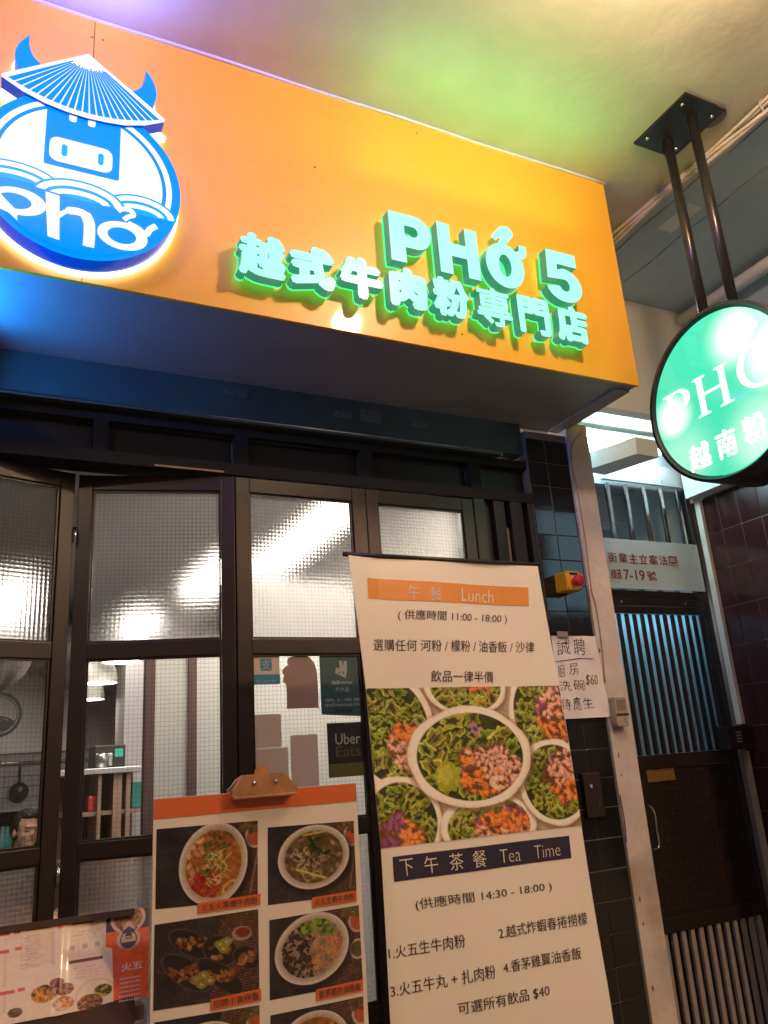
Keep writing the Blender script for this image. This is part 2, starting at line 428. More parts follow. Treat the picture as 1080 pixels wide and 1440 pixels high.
class Ink:
    """printed picture, painted shape by shape on a fine grid of points; x 0..A, y 0 (top)..1"""
    def __init__(s, w, h, bg):
        s.w, s.h, s.A = w, h, w / h
        s.a = np.ones((h, w, 3)) * np.array(bg); s.X, s.Y = np.meshgrid((np.arange(w) + .5) / h, (np.arange(h) + .5) / h)
        s.clip = None

    def _win(s, x0, x1, y0, y1):
        return slice(max(0, int(y0 * s.h) - 2), max(0, min(s.h, int(y1 * s.h) + 3))), slice(max(0, int(x0 * s.h) - 2), max(0, min(s.w, int(x1 * s.h) + 3)))

    def _mix(s, win, m, col):
        if s.clip is not None: m = m * s.clip[win]
        m = m[..., None]; s.a[win] = s.a[win] * (1 - m) + np.array(col) * m

    def blob(s, x, y, rx, ry=None, ang=0, col=(1, 1, 1), soft=None, op=1.0, wob=0.0):
        ry = ry or rx; R = max(rx, ry) * 1.2; win = s._win(x - R, x + R, y - R, y + R); X, Y = s.X[win] - x, s.Y[win] - y
        if X.size == 0: return s
        c, n = math.cos(ang), math.sin(ang); u, v = (X * c + Y * n) / rx, (-X * n + Y * c) / ry; d = np.hypot(u, v)
        if wob: th = np.arctan2(v, u); d = d * (1 + wob * np.sin(th * 5 + x * 90) + wob * .6 * np.sin(th * 9 + y * 70))
        soft = soft or 1.2 / s.h / min(rx, ry)
        s._mix(win, np.clip((1 - d) / soft + .5, 0, 1) * op, col); return s

    def ring(s, x, y, rx, ry, ang, w, col, op=1.0, a0=None, a1=None):
        R = max(rx, ry) * 1.2 + w; win = s._win(x - R, x + R, y - R, y + R); X, Y = s.X[win] - x, s.Y[win] - y
        if X.size == 0: return s
        c, n = math.cos(ang), math.sin(ang); u, v = (X * c + Y * n) / rx, (-X * n + Y * c) / ry; d = np.abs(np.hypot(u, v) - 1) * min(rx, ry)
        m = np.clip((w / 2 - d) * s.h + .5, 0, 1) * op
        if a0 is not None: th = (np.arctan2(v, u) - a0) % (2 * math.pi); m = m * (th < (a1 - a0) % (2 * math.pi + 1e-6))
        s._mix(win, m, col); return s

    def line(s, pts, w, col, op=1.0):
        for (x0, y0), (x1, y1) in zip(pts[:-1], pts[1:]):
            win = s._win(min(x0, x1) - w, max(x0, x1) + w, min(y0, y1) - w, max(y0, y1) + w); X, Y = s.X[win], s.Y[win]
            if X.size == 0: continue
            dx, dy = x1 - x0, y1 - y0; t = np.clip(((X - x0) * dx + (Y - y0) * dy) / (dx * dx + dy * dy + 1e-12), 0, 1)
            s._mix(win, np.clip((w / 2 - np.hypot(X - x0 - t * dx, Y - y0 - t * dy)) * s.h + .5, 0, 1) * op, col)
        return s

    def rect(s, x0, x1, y0, y1, col, op=1.0):
        win = s._win(x0, x1, y0, y1); X, Y = s.X[win], s.Y[win]
        m = np.clip(np.minimum(np.minimum(X - x0, x1 - X), np.minimum(Y - y0, y1 - Y)) * s.h + .5, 0, 1); s._mix(win, m * op, col); return s

    def noise(s, amt, n=24, tint=(1, 1, 1)):
        g = rng.random((int(n) + 2, int(n * s.A) + 2)); yy = s.Y * n; xx = s.X * n; i, j = yy.astype(int), xx.astype(int); fy, fx = yy - i, xx - j
        v = g[i, j] * (1 - fy) * (1 - fx) + g[i + 1, j] * fy * (1 - fx) + g[i, j + 1] * (1 - fy) * fx + g[i + 1, j + 1] * fy * fx
        m = ((v - .5) * 2 * amt)[..., None]
        if s.clip is not None: m = m * s.clip[..., None]
        s.a = np.clip(s.a + m * np.array(tint), 0, 1); return s

    def clipellipse(s, x, y, rx, ry, ang=0):
        if x is None: s.clip = None; return s
        c, n = math.cos(ang), math.sin(ang); X, Y = s.X - x, s.Y - y
        s.clip = np.clip((1 - np.hypot((X * c + Y * n) / rx, (-X * n + Y * c) / ry)) * min(rx, ry) * s.h + .5, 0, 1); return s

    def build(s, name, m, parent, tl, tr, br, bl):
        """lay the picture on the sheet between four corner points"""
        tl, tr, br, bl = (np.array(p, float) for p in (tl, tr, br, bl)); w, h = s.w, s.h
        U, V = np.meshgrid(np.linspace(0, 1, w), np.linspace(0, 1, h)); U, V = U.reshape(-1, 1), V.reshape(-1, 1)
        P = tl * (1 - U) * (1 - V) + tr * U * (1 - V) + br * U * V + bl * (1 - U) * V
        I = (np.arange(h - 1)[:, None] * w + np.arange(w - 1)[None, :]).reshape(-1, 1); F = np.hstack([I, I + w, I + w + 1, I + 1])
        me = bpy.data.meshes.new(name); me.vertices.add(len(P)); me.vertices.foreach_set('co', P.ravel())
        me.loops.add(F.size); me.loops.foreach_set('vertex_index', F.ravel().astype(np.int32))
        me.polygons.add(len(F)); me.polygons.foreach_set('loop_start', np.arange(len(F), dtype=np.int32) * 4)
        me.update(calc_edges=True)
        at = me.color_attributes.new('ink', 'FLOAT_COLOR', 'POINT')
        c = np.clip(s.a.reshape(-1, 3), 0, 1); c = np.where(c <= .04045, c / 12.92, ((c + .055) / 1.055) ** 2.4)
        at.data.foreach_set('color', np.hstack([c, np.ones((len(c), 1))]).ravel()); me.materials.append(m)
        return link(bpy.data.objects.new(name, me), parent)


def U_(a, b): return float(rng.uniform(a, b))


def pick(*c): return c[int(rng.integers(len(c)))]


def jit(c, a=.06): return tuple(np.clip(np.array(c) + rng.uniform(-a, a) + rng.uniform(-a, a, 3) * .4, 0, 1))


def paint_roll(k, x, y, rx, ry, fa, fs=.5, kinds='po'):
    """a rice-paper roll cut across: pale wrapper, big ruffled lettuce folds, shredded filling towards angle fa"""
    k.blob(x + .008, y + .018, rx * 1.04, ry * 1.04, 0, (.45, .36, .27), soft=.10, op=.7)
    k.blob(x, y, rx, ry, 0, (.90, .84, .74), wob=.012); k.blob(x - .004, y - .006, rx * .97, ry * .97, 0, (.97, .93, .86), soft=.08, wob=.015)
    k.clipellipse(x, y, rx * .86, ry * .86); k.blob(x, y, rx, ry, 0, (.20, .22, .05)); k.noise(.05, 26)
    sc = (rx / .25) ** .7
    for i in range(46):
        a = i * 2.4 + U_(-.3, .3); r = math.sqrt((i + .5) / 46) * .96; px, py = x + math.cos(a) * rx * .84 * r, y + math.sin(a) * ry * .84 * r
        s = U_(.034, .062) * sc; an = U_(0, 3.14); e = pick((.80, .83, .38), (.72, .76, .28), (.64, .70, .20)); m = tuple(c * U_(.62, .82) for c in e)
        k.blob(px + .004, py + .010, s * 1.05, s * .72, an, (.13, .14, .03), op=.7, wob=.12)
        k.blob(px, py, s, s * .66, an, jit(e, .04), wob=.16); k.blob(px + .002, py + .003, s * .86, s * .52, an, jit(m, .03), wob=.18)
        k.blob(px + .004 * math.cos(an), py + .006, s * .52, s * .24, an + .3, jit((.20, .23, .05), .03), soft=.5, wob=.2)
        if i % 3 == 0: k.line([(px - math.cos(an) * s * .7, py - math.sin(an) * s * .7), (px + math.cos(an) * s * .6, py + math.sin(an) * s * .6)], .004, jit((.84, .86, .50), .03), .8)
    fx, fy = x + math.cos(fa) * rx * .40, y + math.sin(fa) * ry * .40
    k.blob(fx, fy, rx * fs * 1.08, ry * fs * 1.08, 0, (.42, .22, .13), soft=.3, op=.85, wob=.1)
    pal = {'p': (.90, .69, .60), 'o': (.90, .54, .26), 'v': (.55, .30, .46)}
    for i in range(int(150 * fs * sc)):
        a = U_(0, 6.28); r = U_(0, 1) ** .5; dx, dy = math.cos(a) * r, math.sin(a) * r; px, py = fx + dx * rx * fs * 1.05, fy + dy * ry * fs * 1.05
        t_ = dx * math.sin(fa) - dy * math.cos(fa) + U_(-.25, .25); kd = kinds[0] if t_ > -.05 else kinds[-1]
        if r > .8 and U_(0, 1) < .18: kd = 'v'
        l, w_, an = U_(.018, .034), U_(.010, .016), U_(0, 3.14)
        k.blob(px + .003, py + .006, l, w_, an, tuple(c * .45 for c in pal[kd]), op=.6, wob=.15); k.blob(px, py, l, w_, an, jit(pal[kd], .05), wob=.2)
        k.blob(px - .003, py - .003, l * .5, w_ * .4, an, tuple(min(1, c * 1.14) for c in pal[kd]), op=.7)
    k.clipellipse(None, 0, 0, 0)


def paint_bowl(k, x, y, rx, ry, ang, soup, kind):
    k.blob(x + .03, y + .05, rx * 1.05, ry * 1.05, ang, (.02, .01, .01), soft=.15, op=.7)
    k.blob(x, y, rx, ry, ang, (.80, .76, .70)); k.ring(x, y, rx * .97, ry * .97, ang, .012, (.93, .90, .85)); k.ring(x, y, rx * .86, ry * .86, ang, .02, (.62, .56, .50), .5)
    k.clipellipse(x, y, rx * .82, ry * .82, ang); k.blob(x, y, rx, ry, ang, soup); k.noise(.12, 22, (1, .8, .4))
    if kind == 'beef':
        for i in range(26): k.blob(x + U_(-.9, -.1) * rx, y + U_(-.75, .3) * ry, U_(.03, .055), U_(.02, .035), U_(0, 3), jit((.82, .66, .45), .08), wob=.06)
        for i in range(9): k.ring(x - rx * .5 + i * .012, y - .12 + i * .035, .07, .10, .3, .008, (.45, .26, .14), .8, 2, 4.6)
        for i in range(90): k.blob(x + U_(-.85, .15) * rx, y + U_(.25, .85) * ry, U_(.015, .04), U_(.01, .025), U_(0, 3), jit((.62, .16, .07), .1), wob=.1)
        for i in range(60): k.blob(x + U_(-.3, .6) * rx, y + U_(-.85, -.3) * ry, U_(.015, .035), U_(.01, .022), U_(0, 3), jit((.42, .28, .12), .08), wob=.1)
        for i in range(46): k.blob(x + U_(-.3, .35) * rx, y + U_(-.5, .3) * ry, U_(.012, .03), U_(.008, .018), U_(0, 3), jit(pick((.20, .34, .06), (.34, .46, .10)), .06), wob=.15)
        for i in range(34):
            a = U_(0, 6.28); px, py = x + U_(-.1, .4) * rx, y + U_(-.3, .6) * ry; k.line([(px, py), (px + math.cos(a) * .08, py + math.sin(a) * .09)], .009, jit((.86, .88, .58), .06))
        k.ring(x + rx * .45, y + ry * .6, .10, .05, -.8, .02, (.80, .74, .30), 1)
    elif kind == 'clear':
        for i in range(70): k.blob(x + U_(-.8, .8) * rx, y + U_(-.8, .8) * ry, U_(.02, .05), U_(.015, .03), U_(0, 3), jit(pick((.50, .38, .26), (.62, .50, .40), (.36, .28, .16)), .07), wob=.1)
        for i in range(26): a = U_(0, 6); k.ring(x + U_(-.5, .3) * rx, y + U_(-.2, .6) * ry, U_(.03, .07), U_(.02, .05), a, .009, jit((.78, .74, .60), .05), 1, a, a + 3)
        for i in range(8): k.blob(x + U_(-.2, .45) * rx, y + U_(-.6, -.1) * ry, .055, .028, U_(0, 3), jit((.10, .20, .04), .04), wob=.12)
        k.line([(x - rx * .5, y + ry * .35), (x + rx * .3, y + ry * .7)], .03, (.78, .78, .40)); k.line([(x - rx * .3, y - ry * .7), (x + rx * .4, y - ry * .78)], .022, (.76, .74, .20))
    elif kind == 'dry':
        for i in range(150): k.blob(x + U_(-.85, .05) * rx, y + U_(-.6, .8) * ry, U_(.02, .04), U_(.012, .022), U_(0, 3), jit((.17, .09, .07), .07), wob=.1)
        for i in range(110): a = U_(0, 6); px, py = x + U_(0, .85) * rx, y + U_(-.35, .75) * ry; k.line([(px, py), (px + math.cos(a) * .07, py + math.sin(a) * .05), (px + math.cos(a) * .10, py + math.sin(a + 1) * .08)], .008, jit((.90, .52, .24), .09))
        for i in range(60): k.blob(x + U_(-.35, .55) * rx, y + U_(-.9, -.35) * ry, U_(.02, .05), U_(.012, .03), U_(0, 3), jit(pick((.38, .52, .08), (.56, .66, .18), (.20, .32, .04)), .06), wob=.12)
    else:
        for i in range(120): k.blob(x + U_(-.8, .8) * rx, y + U_(-.8, .8) * ry, U_(.015, .04), U_(.01, .03), U_(0, 3), jit(pick((.75, .48, .2), (.45, .42, .12), (.60, .22, .1)), .1), wob=.1)
    k.clipellipse(None, 0, 0, 0)


def paint_backdrop(k, split=.62):
    """dark slate on the left, a reed mat on the right"""
    k.rect(-.1, k.A + .1, -.1, 1.1, (.14, .12, .14)); k.noise(.07, 5); k.noise(.04, 11)
    A = k.A
    for i in range(26):
        for j in range(40):
            x = A * split + i * .03 + U_(0, .01) + (j % 2) * .015 - j * .004; y = j * .03
            if x < A + .05: k.rect(x, x + .024, y, y + .016, jit((.48, .30, .15), .08))


def dashes(k, x0, x1, y, h, col, fill=.7):
    x = x0
    while x < x1:
        w = U_(.008, .03)
        if U_(0, 1) < fill: k.rect(x, min(x + w, x1), y, y + h, jit(col, .08))
        x += w + .006


# ------------------------------------------------------------------ the large structure
def U0(a, b): return random.uniform(a, b)


def struct(name, m, *c, bev=0.0): return tag(bx(name, m, None, *c, bev=bev), kind='structure')


struct('pavement', M['concrete'], -30, 30, -40, 2.40, -.12, 0)
CZ = 3.684
struct('arcade_ceiling', M['ceil'], -6, 2.39, -.9, 2.62, CZ, CZ + .25)
struct('arcade_ceiling_beam', M['beam'], 2.39, 9, -.9, 2.62, CZ - .028, CZ + .25)
bmo = S.objects['arcade_ceiling_beam']
for xo, yo0, yo1, r in ((2.445, 2.58, -.5, .0022), (2.66, 2.50, .9, .0014)):
    pts = [(xo + .010 * math.sin(y * 3.1) + .004 * math.sin(y * 17), y, CZ - .029) for y in np.linspace(yo0, yo1, 50)]
    MB().tube(pts, [r * (.5 + abs(math.sin(i * .9))) for i in range(50)], 5).build('crack', M['brown_trim'], bmo)
bx('patch', M['plaster'], bmo, 2.52, 2.60, 1.92, 2.10, CZ - .0295, CZ - .0285); bx('damp_mark', M['beam'], bmo, 2.9, 3.0, 2.30, 2.42, CZ - .0295, CZ - .0285)
clo = S.objects['arcade_ceiling']
for i in range(16):
    x, y = U0(.2, 2.2), U0(1.0, 1.9); MB().lathe([(0, -.0012), (U0(.0012, .003), -.0006), (0, 0)], (x, y, CZ - .0004), 'z', 6).build('paint_fleck', M['caulk'], clo)
w = thing('entrance_lintel_wall', 'pale plaster wall above the iron gate, under the arcade ceiling', 'wall')
MB().box(2.135, 3.3, 2.60, 2.83, 3.027, CZ - .03).build('wall_face', M['plaster'], w)
MB().box(2.22, 3.205, 2.595, 2.604, 2.990, 3.024).build('drip_strip', M['beam'], w)
b = MB(); pts = [(2.24 + i * .05, 2.598, 3.05 + .004 * math.sin(i * 1.7)) for i in range(7)]
b.tube(pts, .0012, 5).build('crack', M['black_metal'], w)
tr = thing('gate_transom', 'white painted boards lit cyan under the fluorescent tube above the gate', 'transom')
bx('back_board', M['white_paint'], tr, 2.21, 3.20, 2.83, 2.86, 2.735, 3.024)
bx('front_board', M['white_paint'], tr, 2.61, 3.14, 2.775, 2.79, 2.738, 2.84, bev=.003)
bx('side_board', M['white_paint'], tr, 3.125, 3.205, 2.45, 2.76, 2.672, 3.02, bev=.003)
q = [atY(x, y, 2.70) for x, y in ((818, 640), (849, 645), (851, 668), (820, 663))]
e = atY(927, 643, 2.47) - atY(851, 668, 2.70); e.z *= .92
MB().add(q + [p + e for p in q], [(0, 1, 2, 3), (4, 7, 6, 5), (0, 4, 5, 1), (1, 5, 6, 2), (2, 6, 7, 3), (3, 7, 4, 0)]).build('angled_board', M['white_paint'], tr)
for x, y in ((834, 650), (836, 659), (900, 672), (930, 677)):
    p = atY(x, y, 2.699 if x < 860 else 2.774); MB().lathe([(0, -.002), (.003, -.002), (.003, .001)], p, 'y', 8).build('screw', M['screw'], tr)

# fluorescent batten
t = thing('fluorescent_lamp', 'lit cyan white fluorescent tube in a batten above the entrance gate', 'tube light')
bx('batten', M['white_paint'], t, 2.24, 3.02, 2.755, 2.82, 2.945, 2.99, bev=.004)
MB().tube([(2.26, 2.735, 2.915), (3.00, 2.735, 2.915)], .021, 16).build('tube', M['tube_light'], t)
for x in (2.25, 3.005): bx('lamp_holder', M['white_paint'], t, x - .012, x + .012, 2.72, 2.76, 2.89, 2.95, bev=.002)
bx('bracket', M['white_paint'], None, 2.165, 2.235, 2.47, 2.595, 2.80, 2.86, bev=.003)
o = S.objects['bracket']; tag(o, 'small grey metal bracket where the white post meets the sign box', 'bracket')

# maroon tiled side wall: tiles of its own
MW = 3.21
w = thing('maroon_tiled_wall', 'dark maroon glazed tile wall to the right of the iron gate', 'wall')
MB().box(MW + .0028, MW + .30, 1.60, 2.83, 0, 2.67).build('wall_core', M['grout'], w)
MB().box(MW + .05, MW + .30, 1.60, 2.83, 2.672, CZ - .03).build('plaster_band', M['beam'], w)
tb = MB().box(0, .008, 0, .1125, 0, .1825, bev=.0018)
first = None
for i in range(10):
    for j in range(13):
        y = 2.765 - (i + 1) * .115; z = .265 + j * .185 - .0
        if first is None: first = tb.build('tile', M['maroon'], w); o = first
        else: o = first.copy(); link(o, w)
        o.location = (MW + random.uniform(-.0006, .0006), y, z); o.rotation_euler = (0, random.uniform(-.006, .006), random.uniform(-.008, .008))
p = tag(MB().tube([(3.135, 2.60, 3.60), (3.14, 2.2, 3.598), (3.145, 1.2, 3.60), (3.15, -.8, 3.60)], .028, 14).build('ceiling_pipe', M['plaster']), 'off white painted pipe along the ceiling above the maroon wall', 'pipe')

# white post between shop and gate
w = thing('white_post', 'tall chipped white painted post between the black tiles and the gate', 'post')
bx('post_body', M['post'], w, 2.095, 2.207, 2.39, 2.83, 0, 2.80, bev=.003)
pts = [atY(x, y, 2.386) for x, y in ((818, 607), (803, 633), (812, 690), (822, 750), (827, 790), (832, 830), (838, 852), (846, 905), (851, 960))]
MB().tube(bez(pts, 4), .0022, 6).build('wire', M['beige'], w)
pts = [atY(x, y, 2.388) for x, y in ((872, 1118), (876, 1140), (879, 1160), (881, 1185))]
MB().tube(bez(pts, 4), .0022, 6).build('paint_chip', M['brown_trim'], w)
for x, y, r in ((843, 915, .004), (874, 1090, .003), (900, 1265, .004), (905, 1300, .003), (918, 1390, .004), (870, 1062, .004)):
    p = atY(x, y, 2.3885); MB().poly([[(r * math.cos(a) * U_(.5, 1.5), 2.2 * r * math.sin(a) * U_(.5, 1.3)) for a in np.linspace(0, 6, 9)]], lambda u, v, d, p=p: (p.x + u, p.y + d, p.z + v), 0, .001).build('paint_chip', M['brown_trim'], w)

# black tiled pillar
w = thing('black_tiled_pillar', 'black glazed tile pillar with pale reflections left of the white post', 'pillar')
bx('pillar_core', M['grout'], w, 1.889, 2.094, 2.4025, 2.62, 0, 2.74)
tA = MB().box(0, .091, 0, .008, 0, .0985, bev=.0015); tB = MB().box(0, .1085, 0, .008, 0, .0985, bev=.0015); fA = fB = None
for j in range(26):
    z = 2.611 - j * .1005
    for c in (0, 1):
        if c == 0:
            if fA is None: fA = tA.build('tile', M['tile'], w); o = fA
            else: o = link(fA.copy(), w)
            x = 1.890
        else:
            if fB is None: fB = tB.build('tile', M['tile'], w); o = fB
            else: o = link(fB.copy(), w)
            x = 1.9835
        o.location = (x, 2.400 + random.uniform(-.0005, .0005), z); o.rotation_euler = (random.uniform(-.006, .006), 0, random.uniform(-.007, .007))

# ------------------------------------------------------------------ the orange shop sign box
SY = 1.982
sg = thing('shop_sign', 'long orange box sign with glowing mint green lettering over the shopfront', 'shop sign')
for x0, x1 in ((-2.4, -.905), (-.903, .166), (.1675, 2.118)):
    bx('sign_panel', M['sign_face'], sg, x0, x1, SY, SY + .012, 2.7746, CZ - .006, bev=.0015)
bx('soffit_panel', M['soffit'], sg, -2.4, 2.112, SY + .0125, 2.455, 2.778, 2.79)
bx('soffit_flange', M['soffit'], sg, 2.045, 2.110, SY + .045, 2.44, 2.770, 2.7775)
bx('side_panel', M['sign_face'], sg, 2.106, 2.1175, SY + .0125, 2.455, 2.7905, CZ - .006)
MB().tube([(x, SY - .002 + .002 * math.sin(x * 9), CZ - .005) for x in np.linspace(-2.4, 2.125, 60)], .0065, 6).build('caulk_line', M['caulk'], sg)
for x, y in ((130, 52), (145, 56), (586, 187), (443, 235), (650, 470)):
    p = atY(x, y, SY - .0006); MB().lathe([(0, 0), (.0035, 0), (.0035, .001)], p, 'y', 10).build('screw', M['brown_trim'], sg)


def sign_part(name, loops, u0, u1, v0, v1, depth=.036, Y=1.92):
    """a built-up letter: bright face, green return, green glow plate on the panel behind"""
    fn = lambda a, b, d: (u0 + a * (u1 - u0), Y + d, v0 + b * (v1 - v0))
    mb = MB()
    for lp in loops: mb.poly(lp, fn, 0, depth, 0, 1)
    o = mb.build(name, [M['letter'], M['letter_side']], sg)
    c = (.5, .5); hb = MB()
    for lp in loops:
        hb.poly([lp[0]], lambda a, b, d: (u0 - .004 + a * (u1 - u0 + .008), Y + d, v0 - .004 + b * (v1 - v0 + .008)), depth + .001, depth + .004)
    hb.build('glow_plate', M['halo_green'], o); return o


def Lp(*p): return list(p)


P_ = [Lp((0, 0), (.36, 0), (.36, .32)) + arc(.62, .66, .38, .34, -90, 90, 16) + [(0, 1)], Lp((.36, .56)) + arc(.56, .66, .12, .105, -90, 90, 8) + [(.36, .765)]]
P_[0][3:4] = [(.62, .32)]
H_ = [Lp((0, 0), (.31, 0), (.31, .37), (.69, .37), (.69, 0), (1, 0), (1, 1), (.69, 1), (.69, .63), (.31, .63), (.31, 1), (0, 1))]
sign_part('letter', [P_], 1.077, 1.232, 3.027, 3.214)
sign_part('letter', [H_], 1.258, 1.415, 3.025, 3.220)
O_ = [circ(.5, .5, .5, .5), circ(.5, .5, .16, .25)]
o = sign_part('letter', [O_, [[(.80, .86), (.92, .93), (.93, 1.06), (1.12, 1.06), (1.13, .90), (1.06, .78), (.93, .70)]]], 1.443, 1.602, 3.022, 3.200)
tag(o, 'round letter with a horn and a hook above it')
mb = MB(); hk = bez([(1.513, 3.243), (1.528, 3.262), (1.552, 3.264), (1.562, 3.247), (1.545, 3.233), (1.538, 3.216)], 5)
stroke(mb, hk, .022, planeY(1.92), 0, .036).build('hook_accent', M['letter'], o)
F5 = [[(.10, 1), (.93, 1), (.93, .74), (.37, .74), (.35, .62)] + arc(.52, .335, .48, .335, 90, -90, 14)[0:] + arc(.48, .30, .48, .30, -90, -172, 6) + [(.36, .30)] + arc(.50, .33, .14, .115, 200, 270, 3) + arc(.52, .33, .13, .12, -90, 90, 8) + [(.36, .44), (.05, .42)]]
sign_part('letter', [F5], 1.694, 1.853, 3.020, 3.228)
cells = [(.580, .715), (.737, .873), (.898, 1.035), (1.066, 1.190), (1.222, 1.352), (1.388, 1.520), (1.556, 1.680), (1.716, 1.850)]
for ch, (u0, u1) in zip('越式牛肉粉專門店', cells):
    u0 -= .004; u1 += .005
    mb = MB(); put_bold(mb, ch, planeY(1.92), (u0, u1, 2.860, 3.006), 0, .036, {'專': .0044, '門': .0072, '粉': .0088, '越': .0088, '店': .0094, }.get(ch, .0118), 0, 1)
    o = mb.build('character', [M['letter'], M['letter_side']], sg)
    mb = MB(); put_bold(mb, ch, planeY(1.92), (u0 - .002, u1 + .002, 2.858, 3.008), .0372, .041, {'專': .0062, '門': .0088, '粉': .0096, '越': .0096, '店': .0100, }.get(ch, .0130)); mb.build('glow_plate', M['halo_green'], o)

for i in range(26):       # small scratches in the laminate
    x, z = U0(.55, 1.0), U0(3.10, 3.32); l = U0(.004, .022); a = U0(-.5, .1)
    if i > 17: x, z = U0(.4, 2.0), U0(2.85, 3.6)
    stroke(MB(), [(x, z), (x + l * .5, z + a * l * .3), (x + l, z + a * l)], [.0006, .0012, .0005], planeY(SY - .0006), 0, .0005).build('scratch', M['caulk'], sg)

# ------------------------------------------------------------------ round blue logo light box
lg = thing('logo_light_box', 'glowing round blue and white ox logo with a conical hat on the orange sign', 'logo sign', loc=(.149, 1.902, 3.048))
LF = lambda u, v, d: (.149 + u, 1.902 + d, 3.048 + v)
LL = (.149, 1.902, 3.048)


def lp(name, loops, d0, d1, m, par=lg, side=None):
    o = MB().poly(loops, LF, d0, d1, 0, 1 if side else None).build(name, [m] + ([side] if side else []), par)
    if par is lg: o.matrix_parent_inverse = Matrix.Translation((-LL[0], -LL[1], -LL[2]))
    return o


disc = lp('disc', [circ(0, 0, .258, n=96)], 0, .055, M['logo_blue'], side=M['logo_side'])
lp('halo_plate', [circ(0, 0, .265, n=72)], .060, .072, M['halo_white'])
lp('white_field', [arc(0, 0, .208, .208, -12, 192, 60)], -.0008, -.0002, M['logo_white'])
lp('white_ring', [arc(0, 0, .234, .234, -18, 198, 70) + arc(0, 0, .219, .219, 198, -18, 70)], -.0008, -.0002, M['logo_white'])
for cx, cy, rx, ry, s in ((-.165, -.065, .118, .058, 0), (.150, -.085, .098, .062, 1), (-.005, -.088, .118, .066, 2)):
    d = -.0014 - .0012 * s
    lp('wave', [arc(cx, cy, rx, ry, 0, 180, 30)], d, d + .0005, M['logo_line'])
    lp('wave_crest', [arc(cx, cy, rx * .93, ry * .9, 4, 176, 30) + arc(cx, cy, rx * .76, ry * .66, 176, 4, 30)], d - .0007, d - .0001, M['logo_white'])
    lp('wave_crest', [arc(cx, cy, rx * .66, ry * .50, 12, 168, 26) + arc(cx, cy, rx * .50, ry * .28, 168, 12, 26)], d - .0007, d - .0001, M['logo_white'])
lp('lower_field', [[(-.215, -.066), (-.1, -.075), (0, -.085), (.12, -.085), (.228, -.090)] + arc(0, 0, .243, .243, -22, -158, 50)], -.0052, -.0046, M['logo_blue'])
mb = MB()
mb.poly([circ(-.150, -.130, .066, .040, 36), circ(-.158, -.131, .040, .023, 30)], LF, -.0062, -.0055)
mb.poly([[(-.200, -.105), (-.183, -.128), (-.150, -.160), (-.148, -.187), (-.190, -.150), (-.212, -.120)]], LF, -.0064, -.0056)
mb.poly([[(-.088, -.082), (-.054, -.086), (-.048, -.219), (-.076, -.214)]], LF, -.0062, -.0055)
stroke(mb, bez([(-.056, -.150), (-.030, -.125), (.005, -.124), (.020, -.145), (.023, -.180), (.022, -.221)], 6), [.012] * 6 + [.022] * 8 + [.028] * 17, LF, -.0064, -.0056)
mb.poly([circ(.106, -.166, .064, .043, 40), circ(.104, -.166, .037, .025, 32)], LF, -.0062, -.0055)
stroke(mb, bez([(.118, -.124), (.142, -.132), (.165, -.146), (.175, -.128), (.192, -.112)], 6), .017, LF, -.0064, -.0056)
stroke(mb, bez([(.092, -.092), (.104, -.082), (.124, -.082), (.132, -.094), (.117, -.104), (.108, -.115)], 6), .013, LF, -.0064, -.0056)
o = mb.build('brush_lettering', M['logo_white'], lg); o.matrix_parent_inverse = Matrix.Translation((-LL[0], -LL[1], -LL[2]))
f = lp('ox_face', [rrect(-.098, .092, .008, .215, .006)], -.0016, -.0010, M['logo_blue'])
for c in ((-.034, .012), (.014, .012)):
    o = lp('hair_notch', [rrect(c[0] - .008, c[0] + .011, .163, .215, .007)], -.0024, -.0018, M['logo_white'])
lp('muzzle', [rrect(-.086, .073, .024, .101, .022)], -.0024, -.0018, M['logo_white'])
for x in (-.049, .043): lp('nostril', [rrect(x - .0075, x + .0075, .044, .082, .007)], -.0032, -.0026, M['logo_line'])
hat = lp('conical_hat', [[(-.003, .402), (-.214, .250), (-.212, .240), (-.160, .212), (-.105, .193), (-.05, .184), (0, .181), (.05, .184), (.10, .191), (.155, .210), (.208, .240), (.210, .250)]], -.010, .030, M['logo_white'], side=M['logo_side'])
mb = MB(); nW = 21
for i in range(nW):
    def bot(t): x = -.200 + t * .396; return x, .193 + .048 * (x / .2) ** 2 + .004
    t0, t1 = (i + .10) / nW, (i + .90) / nW; A = (-.003, .392); p0, p1 = bot(t0), bot(t1)
    k = .20 + .10 * abs(math.sin(i * 1.3)) * .5
    q = [(A[0] + (p0[0] - A[0]) * k, A[1] + (p0[1] - A[1]) * k), (A[0] + (p1[0] - A[0]) * k, A[1] + (p1[1] - A[1]) * k), p1, p0]
    mb.poly([q], LF, -.0112, -.0106)
o = mb.build('hat_stripes', M['logo_blue'], lg); o.matrix_parent_inverse = Matrix.Translation((-LL[0], -LL[1], -LL[2]))
hl = lambda s: [(s * x, z) for x, z in ((.198, .372), (.155, .415), (.150, .385), (.140, .350), (.120, .322), (.128, .300), (.166, .282), (.182, .300), (.188, .335), (.178, .375))]
for s in (-1, 1):
    h = [(s * x, z) for x, z in bez([(.154, .413), (.153, .380), (.142, .345), (.117, .318), (.118, .295), (.164, .270), (.180, .300), (.186, .340), (.176, .378), (.154, .413)], 5)[:-1]]
    lp('horn', [h], -.004, .050, M['logo_blue'], side=M['logo_side'])
    lp('halo_plate', [[(x * 1.02 + s * .003, z * 1.012) for x, z in h]], .058, .068, M['halo_white'])
hh = [(-.003, .412), (-.228, .252), (-.224, .232), (-.160, .200), (0, .170), (.155, .200), (.222, .232), (.226, .252)]
lp('halo_plate', [hh], .0585, .0595, M['halo_white'])


